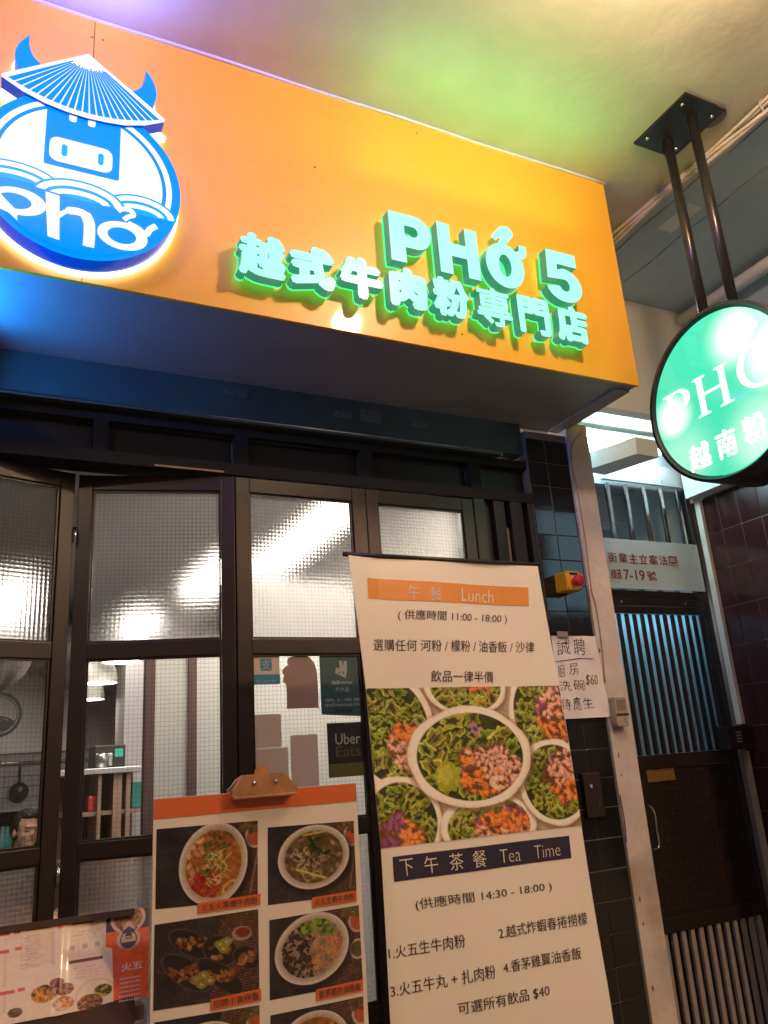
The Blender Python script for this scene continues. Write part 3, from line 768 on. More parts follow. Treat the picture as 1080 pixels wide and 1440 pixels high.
def wash_light(name, p, sx, sy, col, e, rot, par):
    # added one-sided wash, not a part of the sign, kept to a narrow fan
    l = bpy.data.lights.new(name, 'AREA'); l.shape = 'RECTANGLE'; l.size = sx; l.size_y = sy; l.color = col; l.energy = e; l.spread = math.radians(140)
    o = bpy.data.objects.new(name, l); o.location = p; o.rotation_euler = rot; COL.objects.link(o); return o


wash_light('added_green_wash', (1.47, 1.900, 3.300), .95, .10, (.10, 1.0, .28), 1.9, (math.radians(180 + 28), 0, 0), sg)  # added to wash the ceiling green above the letters
wash_light('added_blue_wash', (.149, 1.88, 3.475), .30, .03, (.16, .22, 1.0), 2.0, (math.radians(180 + 28), 0, 0), sg)  # added to wash the ceiling blue above the logo

# ------------------------------------------------------------------ round hanging sign
RC, RR = (1.629, 2.580), .285
rs = thing('hanging_round_sign', 'round green glowing sign with white lettering hanging from the ceiling on two poles', 'hanging sign')
XF = lambda u, v, d: (2.078 + d, -u, v)      # u runs towards the street
rim = MB().lathe([(RR, 0), (RR + .010, 0), (RR + .010, .19), (RR, .19), (RR - .012, .17), (RR - .012, .02), (RR, 0)], (2.078, RC[0], RC[1]), 'x', 96)
rim.build('rim', M['black_metal'], rs)
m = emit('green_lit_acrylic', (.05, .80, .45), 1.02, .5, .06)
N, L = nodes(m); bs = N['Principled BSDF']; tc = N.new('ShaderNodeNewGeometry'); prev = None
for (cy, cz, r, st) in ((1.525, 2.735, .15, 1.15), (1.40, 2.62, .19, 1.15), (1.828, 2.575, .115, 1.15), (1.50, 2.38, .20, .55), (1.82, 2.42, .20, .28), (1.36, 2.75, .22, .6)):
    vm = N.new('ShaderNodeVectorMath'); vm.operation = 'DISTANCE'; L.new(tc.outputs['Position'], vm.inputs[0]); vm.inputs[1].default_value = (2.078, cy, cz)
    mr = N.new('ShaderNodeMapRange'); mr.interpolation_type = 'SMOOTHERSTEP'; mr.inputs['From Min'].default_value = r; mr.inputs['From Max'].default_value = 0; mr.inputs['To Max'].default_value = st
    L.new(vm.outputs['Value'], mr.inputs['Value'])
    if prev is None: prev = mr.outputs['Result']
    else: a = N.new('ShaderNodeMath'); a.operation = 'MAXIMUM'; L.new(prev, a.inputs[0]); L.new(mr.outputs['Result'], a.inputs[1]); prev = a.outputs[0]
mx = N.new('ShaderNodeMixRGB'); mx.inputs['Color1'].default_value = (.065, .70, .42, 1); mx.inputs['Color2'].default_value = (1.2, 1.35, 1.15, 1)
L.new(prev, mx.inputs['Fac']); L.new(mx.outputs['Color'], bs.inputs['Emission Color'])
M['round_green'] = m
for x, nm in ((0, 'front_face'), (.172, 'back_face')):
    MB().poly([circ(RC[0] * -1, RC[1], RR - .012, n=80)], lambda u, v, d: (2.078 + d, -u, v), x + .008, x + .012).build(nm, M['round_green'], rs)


def slab(x0, x1, y0, y1, hs=.035):      # a serif stem
    return [(x0 - hs, y0), (x1 + hs, y0), (x1 + hs, y0 + .035), (x1, y0 + .07), (x1, y1 - .07), (x1 + hs, y1 - .035), (x1 + hs, y1), (x0 - hs, y1), (x0 - hs, y1 - .035), (x0, y1 - .07), (x0, y0 + .07), (x0 - hs, y0 + .035)]


def round_side(D, sgn):
    """white lettering on one face; D depth of the print, sgn mirrors it for the far face"""
    ctr = -RC[0]; fx = lambda u: u if sgn > 0 else 2 * ctr - u
    FN = lambda u, v, d: (2.078 + D + d * sgn, -fx(u), v)
    def glyph(loops, u0, u1, v0, v1):
        mb = MB()
        for i, lp_ in enumerate(loops): mb.poly(lp_, lambda a, b, d: FN(u0 + a * (u1 - u0), v0 + b * (v1 - v0), d), -.0005 * i, .0012)
        return mb.build('lettering', M['round_white'], rs)
    glyph([[slab(.18, .38, 0, 1, .16)], [[(.36, .96), (.36, 1), (.62, 1)] + arc(.62, .74, .38, .26, 90, -90, 14) + [(.38, .48), (.38, .53), (.58, .53)] + arc(.58, .74, .20, .21, -90, 90, 12) + [(.38, .95)]]], -1.859, -1.742, 2.522, 2.660)
    glyph([[slab(.12, .27, 0, 1, .10)], [slab(.73, .88, 0, 1, .10)], [[(.25, .49), (.75, .49), (.75, .55), (.25, .55)]]], -1.726, -1.574, 2.527, 2.664)
    glyph([[circ(.5, .5, .5, .5, 40), circ(.5, .5, .34, .43, 40)]], -1.548, -1.385, 2.528, 2.676)
    glyph([[ribbon(bez([(.1, .62), (.35, .95), (.8, .95), (.92, .68), (.55, .42), (.5, .12)], 5), .16)], [ribbon(bez([(2.05, -.15), (2.2, -.35), (2.5, -.1), (2.45, .25)], 5), .2)]], -1.505, -1.440, 2.688, 2.745)
    for ch, c in zip('越南粉', ((-1.795, -1.706, 2.357, 2.448), (-1.678, -1.600, 2.358, 2.452), (-1.572, -1.484, 2.366, 2.458))):
        mb = MB(); put_bold(mb, ch, FN, c, 0, .0022, .0026); mb.build('lettering', M['round_white'], rs)


round_side(.0065, 1); round_side(.1845, -1)
for y in (1.694, 1.574): MB().tube([(2.18, y, CZ - .008), (2.18, y, RC[1] + math.sqrt((RR + .008) ** 2 - (y - RC[0]) ** 2) - .004)], .0175, 16).build('pole', M['pole'], rs)
MB().tube(bez([(2.20, 1.735, CZ - .012), (2.215, 1.72, 3.45), (2.196, 1.712, 3.25), (2.206, 1.713, 3.05), (2.20, 1.705, 2.90), (2.19, 1.70, 2.862)], 5), .003, 6).build('power_lead', M['black_metal'], rs)
bx('mounting_plate', M['black_metal'], rs, 2.075, 2.275, 1.500, 1.760, CZ - .010, CZ - .001, bev=.001)
for x, y in ((2.10, 1.54), (2.245, 1.54), (2.10, 1.715), (2.245, 1.715)): MB().lathe([(0, -.008), (.006, -.008), (.008, -.004), (.008, .001)], (x, y, CZ - .0105), 'z', 8).build('bolt', M['screw'], rs)
MB().lathe([(.0, -.006), (.05, -.006), (.055, -.001)], (2.255, 1.55, CZ - .003), 'z', 24).build('ceiling_rose', M['brown_trim'], rs)

# cables along the edge of the beam
for i, (dx, dz, ph, c) in enumerate(((0, 0, 0, 'straight beige cable highest in the bundle along the ceiling beam'), (-.006, -.016, 1.3, 'wavy beige cable in the middle of the bundle along the ceiling beam'), (.010, -.030, 2.6, 'thick beige cable lowest in the bundle along the ceiling beam'), (-.014, -.042, 4.0, 'loose sagging beige cable under the bundle along the ceiling beam'))):
    pts = [(2.372 + dx + .012 * math.sin(y * 4.1 + ph) * (1 + .4 * i), y, CZ - .012 + dz * (1 + .5 * math.sin(y * 2.3 + ph)) + .006 * math.sin(y * 7 + ph * 2)) for y in np.linspace(-.8, 2.55, 44)]
    tag(MB().tube(pts, .0072 if i != 2 else .0088, 8).build('cable', M['cable']), c, 'cable', 'cables along the ceiling beam')
for y in (1.42, 1.93): tag(MB().tube([(2.372 + .024 * math.cos(a), y + .004 * math.sin(3 * a), CZ - .034 + .032 * math.sin(a)) for a in np.linspace(0, 6.28, 18)], .0022, 5).build('cable_tie', M['cable']), 'thin tie around the ceiling cables, ' + ('nearest the street' if y < 1.6 else 'just behind the hanging sign poles'), 'cable tie')
# ------------------------------------------------------------------ shopfront: lintel, transom, jambs
sf = thing('shopfront_frame', 'dark painted lintel, transom lights and jambs of the noodle shop front', 'shopfront')
bx('lintel', M['lintel'], sf, -2.4, 1.888, 2.425, 2.60, 2.645, 2.777)
MB().add([(-2.4, 2.380, 2.618), (1.75, 2.380, 2.618), (1.75, 2.424, 2.642), (-2.4, 2.424, 2.642), (-2.4, 2.380, 2.612), (1.75, 2.380, 2.612), (1.75, 2.424, 2.612), (-2.4, 2.424, 2.612)],
         [(0, 1, 2, 3), (4, 7, 6, 5), (0, 4, 5, 1), (1, 5, 6, 2), (2, 6, 7, 3), (3, 7, 4, 0)]).build('ledge', M['lintel'], sf)
bx('lower_rail', M['transom_frame'], sf, -2.4, 1.888, 2.40, 2.50, 2.432, 2.472)
bx('upper_rail', M['transom_frame'], sf, -2.4, 1.888, 2.415, 2.50, 2.578, 2.611)
for x in (-.62, -.17, .28, .725, 1.185, 1.64): bx('mullion', M['transom_frame'], sf, x - .022, x + .022, 2.41, 2.50, 2.4725, 2.5775)
xs = (-.62, -.17, .28, .725, 1.185, 1.64)
for a, b in zip(xs[:-1], xs[1:]): bx('transom_pane', M['transom_glass'], sf, a + .023, b - .023, 2.45, 2.456, 2.473, 2.577)
for x0, x1, y, m in ((1.612, 1.66, 2.40, 'door_frame'), (1.664, 1.70, 2.43, 'door_frame'), (1.704, 1.752, 2.405, 'door_frame'), (1.756, 1.772, 2.42, 'shelf_brown'), (1.776, 1.83, 2.40, 'door_frame'), (1.834, 1.856, 2.43, 'door_frame'), (1.860, 1.886, 2.402, 'door_frame')):
    bx('jamb_post', M[m], sf, x0, x1, y, 2.52, 0.0, 2.431 if m != 'shelf_brown' else 2.33, bev=.002)
bx('jamb_backing', M['door_frame'], sf, 1.612, 1.886, 2.53, 2.58, 0, 2.431)
bx('side_panel', M['door_frame'], sf, -2.4, -.245, 2.40, 2.44, 0, 2.431)
bx('upper_wall', M['plaster'], sf, -2.4, 2.10, 2.47, 2.60, 2.80, CZ - .002)
bx('end_board', M['door_frame'], sf, 1.664, 1.888, 2.45, 2.55, 2.4325, 2.62)
bx('top_stop', M['shelf_brown'], sf, .44, .66, 2.395, 2.3995, 2.434, 2.440)


def door(x, y, rz, w, sl, sr, label):
    """glazed folding leaf, built along +x from its left edge"""
    d = thing('folding_door', label, 'door', 'folding glazed doors of the shopfront', (x, y, 0), rz)
    T = .038
    bx('stile', M['door_frame'], d, 0, sl, 0, T, .04, 2.425, bev=.002); bx('stile', M['door_frame'], d, w - sr, w, 0, T, .04, 2.425, bev=.002)
    for z0, z1 in ((2.377, 2.425), (1.852, 1.899), (1.310, 1.352), (.80, .845), (.04, .16)): bx('rail', M['door_frame'], d, sl + .0005, w - sr - .0005, .002, T - .002, z0, z1, bev=.002)
    for z0, z1, g in ((1.8995, 2.3765, 'glass_grain'), (1.3525, 1.8515, 'glass_clear'), (.8455, 1.3095, 'glass_grain')):
        bx('pane', M[g], d, sl + .001, w - sr - .001, .016, .021, z0, z1)
        b_ = MB()      # glazing beads round the pane
        for c in ((sl + .001, sl + .007, z0, z1), (w - sr - .007, w - sr - .001, z0, z1)): b_.box(c[0], c[1], .008, .0155, c[2], c[3])
        for c in ((z0, z0 + .006), (z1 - .006, z1)): b_.box(sl + .0075, w - sr - .0075, .008, .0155, *c)
        tag(b_.build('glazing_bead', M['door_frame'], d))
    bx('kick_panel', M['door_frame'], d, sl + .001, w - sr - .001, .012, .024, .1605, .7995)
    return d


a2 = math.atan2(-.111, .462); a1 = math.radians(17.1)
door(.6995, 2.40, 0, .464, .0455, .051, 'third folding door from the left, its clear pane covered in stickers')
door(1.166, 2.40, 0, .440, .044, .046, 'rightmost folding door, mostly behind the tall lunch banner')
door(.233, 2.511, a2, .4751, .0425, .0425, 'second folding door from the left, turned inwards, pendant lamps seen through it')
w1 = .475
door(.2225 - w1 * math.cos(a1), 2.503 - w1 * math.sin(a1), a1, w1, .043, .043, 'leftmost folding door, cut by the photo edge, a seated man seen through it')
for z in (2.20, 1.25, .5): MB().tube([(.228, 2.498, z), (.228, 2.498, z + .05)], .006, 8).build('hinge', M['steel'], sf)

# ------------------------------------------------------------------ stickers on the third door's clear pane
gY = 2.4152


def sticker(name, loops, m, label, cat='sticker', group=None):
    t_ = thing(name, label, cat, group)
    MB().poly(loops, planeY(gY), -.0012, 0).build('backing', m, t_); return t_


def q4(x0, y0, x1, y1, Y=None):         # plane box from two opposite photo corners
    a = atY(x0, y0, Y or gY); b = atY(x1, y1, Y or gY); return min(a.x, b.x), max(a.x, b.x), min(a.z, b.z), max(a.z, b.z)


S4 = 330, 900, 5.143      # crop origin and scale used while measuring
sq = lambda ax, ay, bx_, by: q4(S4[0] + ax / S4[2], S4[1] + ay / S4[2], S4[0] + bx_ / S4[2], S4[1] + by / S4[2])
x0, x1, z0, z1 = sq(125, 105, 328, 320)
t_ = sticker('payment_sticker', [rrect(x0, x1, z0, z1, .005)], M['sticker_back'], 'small square payment sticker with a blue lower band at the top left of the pane')
MB().poly([rrect(x0, x1, z0, z0 + (z1 - z0) * .33, .005)], planeY(gY), -.0022, -.0014).build('band', M['sticker_blue'], t_)
a = sq(183, 135, 267, 222); MB().poly([rrect(*a, .004)], planeY(gY), -.0022, -.0014).build('emblem_tile', M['sticker_blue'], t_)
mb = MB(); put_text(mb, '支', planeY(gY), (a[0] + .003, a[1] - .003, a[2] + .003, a[3] - .003), -.003, -.0023, offset=.01)
put_text(mb, '支付寶', planeY(gY), (x0 + .008, x1 - .012, z0 + .0085, z0 + .013), -.003, -.0023); put_text(mb, 'ALIPAY', planeY(gY), (x0 + .009, x1 - .015, z0 + .003, z0 + .006), -.003, -.0023)
mb.build('lettering', M['print_faint'], t_)
x0, x1, z0, z1 = sq(340, 105, 606, 490); w_, h_ = x1 - x0, z1 - z0
shape = [(.10, 0), (.95, 0), (1, .02), (1, .58), (.96, .76), (.88, .88), (.75, .965), (.58, 1), (.42, .97), (.28, .955), (.18, .93), (.15, .86), (.17, .80), (.08, .77), (.01, .71), (0, .66), (.05, .61), (.02, .54), (.02, .48), (.10, .42), (.105, .02)]
sticker('cutout_sticker', [[(x0 + u * w_, z0 + v * h_) for u, v in bez(shape, 3)[:-1]]], M['sticker_back2'], 'brown back of a sticker cut in the outline of a thumbs up fist')
x0, x1, z0, z1 = sq(610, 105, 930, 545)
t_ = sticker('delivery_sticker', [[(x0, z0 + .007), (x1 + .001, z0 - .003), (x1 + .001, z1), (x0, z1)]], M['sticker_teal'], 'tall dark teal food delivery sticker at the top right of the pane')
mb = MB(); c = sq(720, 148, 822, 276); W_, H_ = c[1] - c[0], c[3] - c[2]
mb.poly([[(c[0] + u * W_, c[2] + v * H_) for u, v in ((.0, .30), (.12, .62), (.36, .52), (.34, .96), (.56, 1.0), (.60, .58), (.70, .98), (.93, .94), (.90, .40), (.78, .0))], [(c[0] + u * W_, c[2] + v * H_) for u, v in ((.28, .28), (.40, .25), (.38, .38), (.29, .37))], [(c[0] + u * W_, c[2] + v * H_) for u, v in ((.55, .24), (.67, .26), (.66, .38), (.56, .36))]], planeY(gY), -.0022, -.0014)
put_text(mb, 'deliveroo', planeY(gY), sq(700, 292, 850, 320), -.0022, -.0014, offset=.02); put_text(mb, '戶戶送', planeY(gY), sq(726, 338, 828, 376), -.0022, -.0014, offset=.01)
put_text(mb, '網上落單', planeY(gY), sq(650, 425, 915, 440), -.0022, -.0014); put_text(mb, 'deliveroo.hk', planeY(gY), sq(650, 458, 915, 474), -.0022, -.0014)
mb.build('lettering', M['print_faint'], t_)
mb = MB(); put_text(mb, 'ORDER NOW', planeY(gY), sq(715, 500, 852, 528), -.0022, -.0014, offset=.03); mb.build('lettering', M['sticker_black'], t_)
x0, x1, z0, z1 = sq(665, 603, 985, 975)
t_ = sticker('delivery_sticker', [[(x0, z0), (x1, z0), (x1, z1), (x0, z1)]], M['sticker_black'], 'black square food delivery sticker with a green strip along its foot')
c = sq(678, 900, 985, 975); MB().poly([[(x0 + .0005, c[2] + .0005), (x1 - .0005, c[2] + .0005), (x1 - .0005, c[3]), (x0 + .0005, c[3])]], planeY(gY), -.0022, -.0014).build('green_strip', M['sticker_green'], t_)
mb = MB(); put_text(mb, 'Uber', planeY(gY), sq(724, 678, 908, 748), -.0022, -.0014, offset=.004); mb.build('lettering', M['print_grey'], t_)
mb = MB(); put_text(mb, 'Eats', planeY(gY), sq(730, 770, 912, 835), -.0022, -.0014, offset=.004); mb.build('lettering', M['sticker_green'], t_)
for c, l in ((sq(130, 542, 340, 775), 'blank square sticker back at the left of the pane, above the clip'), (sq(140, 790, 392, 1010), 'blank pale sticker back half hidden by the wooden clip'), (sq(403, 690, 612, 1060), 'blank tall sticker back beside the black delivery sticker')):
    sticker('blank_sticker', [rrect(*c, .005)], M['sticker_back'], l, group='blank sticker backs on the pane')
# faint old stickers along the lintel
for a, b in (((470, 577), (494, 590)), ((505, 574), (537, 597)), ((577, 592), (604, 604)), ((312, 545), (348, 560))):
    c = q4(*a, *b, 2.42); o = MB().poly([[(c[0], c[2]), (c[1], c[2]), (c[1], c[3]), (c[0], c[3])]], planeY(2.42), 0, .004).build('worn_label', mat('worn_label_%d' % a[0], (.10, .12, .11), .6, var=.6, vscale=90))
    tag(o, 'small worn label on the dark lintel, ' + {470: 'second from the left', 505: 'third and largest', 577: 'nearest the right end', 312: 'farthest left'}[a[0]], 'label')

# ------------------------------------------------------------------ things on the pillar and post
t = thing('emergency_stop_switch', 'yellow box with a round red push button on the black tiles', 'stop switch')
c = (1.940, 2.012, 2.075, 2.148)
bx('box_body', M['yellow'], t, c[0], c[1], 2.330, 2.399, c[2], c[3], bev=.004)
bx('name_plate', M['black_metal'], t, c[0] + .018, c[1] - .018, 2.3275, 2.3305, c[3] - .014, c[3] - .006)
MB().lathe([(.015, 0), (.015, -.016), (.021, -.018), (.022, -.034), (.016, -.040), (0, -.041)], (1.976, 2.3295, 2.106), 'y', 24).build('push_button', M['red'], t)
for x in (c[0] + .006, c[1] - .006):
    for z in (c[2] + .006, c[3] - .006): MB().lathe([(0, -.001), (.003, -.001), (.003, .001)], (x, 2.3293, z), 'y', 8).build('screw', M['screw'], t)

t = thing('job_notice', 'handwritten white paper notice taped over black tiles and the white post', 'notice')
NX0, NX1, NZ0, NZ1 = 1.880, 2.090, 1.613, 1.912
n_ = 22; vs = []; fs = []
nf = lambda u, v: (NX0 + u * (NX1 - NX0) + .012 * (1 - v) * u, 2.3865 - .004 * math.sin(u * 7 + v * 3) * math.sin(v * 9) - .0015 * math.sin(u * 19 + v * 13) - .003 * (1 - v) ** 3, NZ0 + v * (NZ1 - NZ0))
for j in range(n_ + 1):
    for i in range(n_ + 1): vs.append(nf(i / n_, j / n_))
for j in range(n_):
    for i in range(n_): a = j * (n_ + 1) + i; fs.append((a, a + 1, a + n_ + 2, a + n_ + 1))
m0 = len(vs); vs += [(x, y + .0004, z) for x, y, z in vs]; fs += [tuple(k + m0 for k in f) for f in fs]
MB().add(vs, fs, 0, True).build('sheet', M['paper'], t)
NS = 770, 780, 5.143


def npx(ax, ay):                       # hand drawn strokes measured on the notice
    p = atY(NS[0] + ax / NS[2], NS[1] + ay / NS[2], 2.376); u = (p.x - NX0 - .006) / (NX1 - NX0); v = (p.z - NZ0) / (NZ1 - NZ0); return u, v


NFN = lambda u, v, d: (lambda q_: (q_[0], q_[1] - .0016 + d, q_[2]))(nf(u, v))


def wob_text(s, ax0, ay0, ax1, ay1, lean=0):
    a, b, c, d = npx(ax0, ay1), npx(ax1, ay1 - (ax1 - ax0) * .06), npx(ax1 - lean, ay0 - (ax1 - ax0) * .06), npx(ax0 - lean, ay0)
    v, f, fz = glyphs(s, -.012, 2); q = np.array((a, b, c, d)); A, B = v[:, :1], v[:, 1:2]
    A = A + .03 * np.sin(B * 5 + len(s)); B = B + .04 * np.sin(A * 6 + ax0); uv = q[0] * (1 - A) * (1 - B) + q[1] * A * (1 - B) + q[2] * A * B + q[3] * (1 - A) * B
    mb = MB(); mb.add([NFN(p[0], p[1], 0 if z > 0 else .0007) for p, z in zip(uv, v[:, 2])], f); mb.build('handwriting', M['ink'], t)


for a in (('誠', 92, 615, 190, 722), ('聘', 212, 608, 290, 728), ('廚', 102, 790, 150, 885), ('房', 178, 778, 240, 868), ('洗', 112, 912, 190, 985), ('碗', 208, 905, 285, 980), ('$60', 296, 868, 382, 950), ('侍', 120, 1040, 185, 1125), ('應', 200, 1030, 262, 1125), ('生', 278, 1035, 345, 1112)): wob_text(*a, lean=6)
mb = MB(); stroke(mb, [npx(68, 772), npx(160, 760), npx(250, 748), npx(348, 750)], [.006, .009, .010, .006], NFN, 0, .0007); mb.build('handwriting', M['ink'], t)
MB().poly([[(1.905, 1.908), (1.955, 1.908), (1.955, 1.928), (1.905, 1.928)]], planeY(2.3815), 0, .0004).build('tape', M['print_grey'], t)

t = thing('door_intercom', 'small aged beige intercom box on the white post beside the notice', 'intercom')
bx('body', M['beige'], t, 2.103, 2.162, 2.352, 2.389, 1.575, 1.682, bev=.006)
for k in range(9): bx('speaker_slot', M['brown_trim'], t, 2.110, 2.152, 2.3508, 2.3515, 1.632 + k * .0045, 1.6335 + k * .0045)
bx('slot_strip', M['black_metal'], t, 2.104, 2.161, 2.3490, 2.3515, 1.6145, 1.6215)
bx('call_button', M['beige'], t, 2.138, 2.152, 2.3475, 2.3515, 1.590, 1.606, bev=.002)
bx('adhesive_patch', M['print_grey'], t, 2.112, 2.160, 2.386, 2.3895, 1.553, 1.573)

t = thing('lock_box', 'dark steel key switch plate on the black tiles below the notice', 'switch plate')
c = q4(819, 1088, 852, 1148, 2.385); bx('plate', M['gate'], t, c[0], c[1], 2.385, 2.399, c[2], c[3], bev=.003)
MB().lathe([(0, -.008), (.007, -.008), (.009, -.002), (.009, 0)], (c[0] + .030, 2.3845, c[3] - .045), 'y', 16).build('key_cylinder', M['steel'], t)
bx('lock_slot', M['steel'], t, c[1] - .022, c[1] - .0205, 2.3835, 2.3848, c[2] + .03, c[2] + .055)

# ------------------------------------------------------------------ the entrance gate
GY = 2.80
g = thing('entrance_gate', 'dark metal building gate with vertical bars over a solid kick panel', 'gate')
bx('gate_stile', M['gate'], g, 2.212, 2.250, GY - .02, GY + .02, .02, 2.733, bev=.003); bx('gate_stile', M['gate'], g, 3.148, 3.178, GY - .02, GY + .02, .02, 2.733, bev=.003)
for z0, z1 in ((2.160, 2.196), (2.124, 2.158), (2.088, 2.122), (1.405, 1.462), (.768, .823), (.02, .09)): bx('gate_rail', M['gate'], g, 2.251, 3.147, GY - .017, GY + .017, z0, z1, bev=.0025)
bx('kick_panel', None or M['gate'], g, 2.251, 3.147, GY - .004, GY + .006, .824, 1.404)
for (nm, xs_, z0, z1, mt, wd) in (('upper_bar', [2.551 - .1055 * 2, 2.551 - .1055, 2.551, 2.655, 2.770, 2.887, 3.000, 3.115], 2.197, 2.731, 'steel', .011), ('bar', [2.272 + i * .0473 for i in range(19)], 1.463, 2.087, 'bar', .0085), ('lower_bar', [2.28 + i * .0503 for i in range(18)], .091, .767, 'pale_bar', .0115)):
    pr = None
    for x in xs_:
        if pr is None: pr = MB().box(-wd, wd, -.008, .008, z0, z1, bev=.005 if nm == 'bar' else .003).build(nm, M[mt], g); o = pr
        else: o = link(pr.copy(), g)
        o.location = (x, GY, 0)
for z0, z1 in ((1.42, 2.11), (.05, .79)):
    mb = MB(); n_ = 120; vs = []; fs = []
    for i in range(n_ + 1):
        x = 2.251 + i * (3.147 - 2.251) / n_; y = GY + .030 + .004 * math.sin(i * 1.57); vs += [(x, y, z0), (x, y, z1), (x, y + .002, z0), (x, y + .002, z1)]
    for i in range(n_): a = i * 4; fs += [(a, a + 4, a + 5, a + 1), (a + 2, a + 3, a + 7, a + 6)]
    mb.add(vs, fs).build('corrugated_sheet', M['panel_blue'] if z0 > 1 else M['gate'], g)
# embossed lozenges of the kick panel
mb = MB()
for i in range(26):
    for j in range(17):
        x = 2.275 + i * .034 + (j % 2) * .017; z = .845 + j * .0335
        if x < 3.13: mb.add([(x - .012, GY - .0042, z), (x, GY - .0042, z - .014), (x + .012, GY - .0042, z), (x, GY - .0042, z + .014), (x, GY - .0058, z)], [(0, 1, 4), (1, 2, 4), (2, 3, 4), (3, 0, 4)])
tag(mb.build('embossing', M['emboss'], g), kind='stuff')
hp = [atY(x, y, GY - .06) for x, y in ((899, 1136), (906, 1131), (915, 1134), (921, 1146), (924, 1170), (927, 1190), (922, 1195), (912, 1195), (906, 1191))]
mb = MB().tube(bez([tuple(hp[0] + Vector((0, .055, 0)))] + [tuple(p) for p in hp] + [tuple(hp[-1] + Vector((0, .055, 0)))], 4), .0065, 10)
mb.build('pull_handle', M['steel'], g)
c = q4(908, 1078, 950, 1098, GY - .008)
o = bx('notice_plate', M['plaque'], g, c[0], c[1], GY - .0095, GY - .0045, c[2] + .004, c[3], bev=.001)
mb = MB(); put_text(mb, 'NOTICE', planeY(GY - .0105), (c[0] + .04, c[1] - .01, c[3] - .022, c[3] - .010), 0, .0005); o2 = mb.build('plate_mark', M['gate'], o)
o = bx('gate_lock', M['gate'], g, 3.10, 3.146, GY - .035, GY - .0185, 1.50, 1.56, bev=.003)
for x in (2.62, 3.02): MB().lathe([(0, -.004), (.005, -.003), (.006, 0)], (x, GY - .0175, 2.14), 'y', 10).build('rivet', M['screw'], g)

t = thing('address_board', 'white enamel address board with dark red lettering across the gate', 'address sign')
AX0, AX1, AZ0, AZ1 = 2.23, 3.150, 2.200, 2.437
MB().box(AX0, AX1, 2.766, 2.770, AZ0, AZ1).build('board', M['sign_white'], t)
A5 = lambda ax, ay: atY(820 + ax / 4.154, 660 + ay / 4.154, 2.765)


def aq(ax0, ay0, ax1, ay1):
    a, b = A5(ax0, ay1), A5(ax1, ay0); return (a.x, b.x, a.z, b.z)


ref = A5(92, 540); pitch = (A5(566, 565).x - A5(92, 540).x) / 8
zb, zt = A5(200, 545).z, A5(200, 487).z; zb2, zt2 = A5(200, 640).z, A5(200, 584).z
mb = MB(); cs = pitch * .86; xx = A5(149, 540).x
for i, ch in enumerate('風街業主立案法團'):
    x = xx + (i - 1) * pitch; put_text(mb, ch, planeY(2.765), (x, x + cs, zb, zt), -.0008, 0, offset=.008)
x = xx - pitch; put_text(mb, '風', planeY(2.765), (x, x + cs, zb2, zt2), -.0008, 0, offset=.008); put_text(mb, '街', planeY(2.765), (x + pitch, x + pitch + cs, zb2, zt2), -.0008, 0, offset=.008)
xs_ = A5(211, 600).x; xe = A5(362, 640).x; put_text(mb, '17-19', planeY(2.765), (xs_, xe, zb2 - .002, zt2 + .002), -.0008, 0, offset=.004)
put_text(mb, '號', planeY(2.765), (A5(372, 600).x, A5(430, 640).x, zb2, zt2), -.0008, 0, offset=.008)
mb.build('lettering', M['maroon_print'], t)
for x, z in ((2.60, 2.42), (3.12, 2.42), (3.12, 2.215)): MB().lathe([(0, -.002), (.004, -.001), (.004, .001)], (x, 2.7655, z), 'y', 8).build('screw', M['screw'], t)

t = thing('door_keypad', 'dark steel door entry keypad by the maroon wall', 'keypad')
c = q4(1022, 1021, 1061, 1049, 2.70)
bx('body', M['gate'], t, c[0], c[1] + .012, 2.70, 2.765, c[2] - .010, c[3], bev=.003)
bx('side_cover', M['plaque'], t, c[1] + .0122, c[1] + .0145, 2.698, 2.765, c[2] - .008, c[3] - .002)
kp = MB().box(-.0035, .0035, -.0025, 0, -.0028, .0028, bev=.0008).build('key', M['print_grey'], t)
for r in range(4):
    for k in range(3):
        o = kp if r == k == 0 else link(kp.copy(), t); o.location = (c[0] + .052 + k * .0115, 2.6995, c[3] - .030 - r * .0135)
t = thing('wall_conduit', 'pale metal strip running down the corner between gate and maroon tiles', 'conduit')
bx('upper_strip', M['post'], t, 3.182, 3.206, 2.73, 2.762, 1.57, 2.668, bev=.002)
bx('lower_strip', M['beige'], t, 3.186, 3.200, 2.735, 2.762, 0, 1.45, bev=.002)

# hallway behind the gate
hw = thing('gate_hallway', 'dim teal painted passage behind the bars of the gate', 'hallway')
bx('hall_wall', M['beam'], hw, 2.215, 2.235, 2.87, 6, 0, 3.0); bx('hall_wall', M['white_paint'], hw, 3.19, 3.21, 2.87, 6, 0, 3.0)
bx('hall_ceiling', M['beam'], hw, 2.236, 3.189, 2.87, 6, 2.86, 2.88); bx('hall_end', M['beam'], hw, 2.236, 3.189, 4.6, 4.62, 0, 2.859)
bx('sheet_backlight', M['added_backlight'], hw, 2.30, 3.10, 2.93, 2.96, 2.08, 2.11)  # hidden tube added to light the corrugated sheet from behind
bx('backlight_shield', M['white_paint'], hw, 2.28, 3.12, 2.885, 3.05, 2.13, 2.15)  # added plate, keeps that backlight off the upper bars
bx('hall_beam', M['white_paint'], hw, 2.236, 3.189, 3.25, 3.40, 2.70, 2.859)
# ------------------------------------------------------------------ the tall lunch banner
BY = 1.849
bn = thing('lunch_banner', 'tall cream lunch and tea time banner with a photo of rice paper rolls', 'banner')
zr = [.18, .92, 1.311, 1.683, 2.022]; xl = [.877, .876, .877, .862, .832]; xr = [1.505, 1.490, 1.473, 1.4615, 1.438]


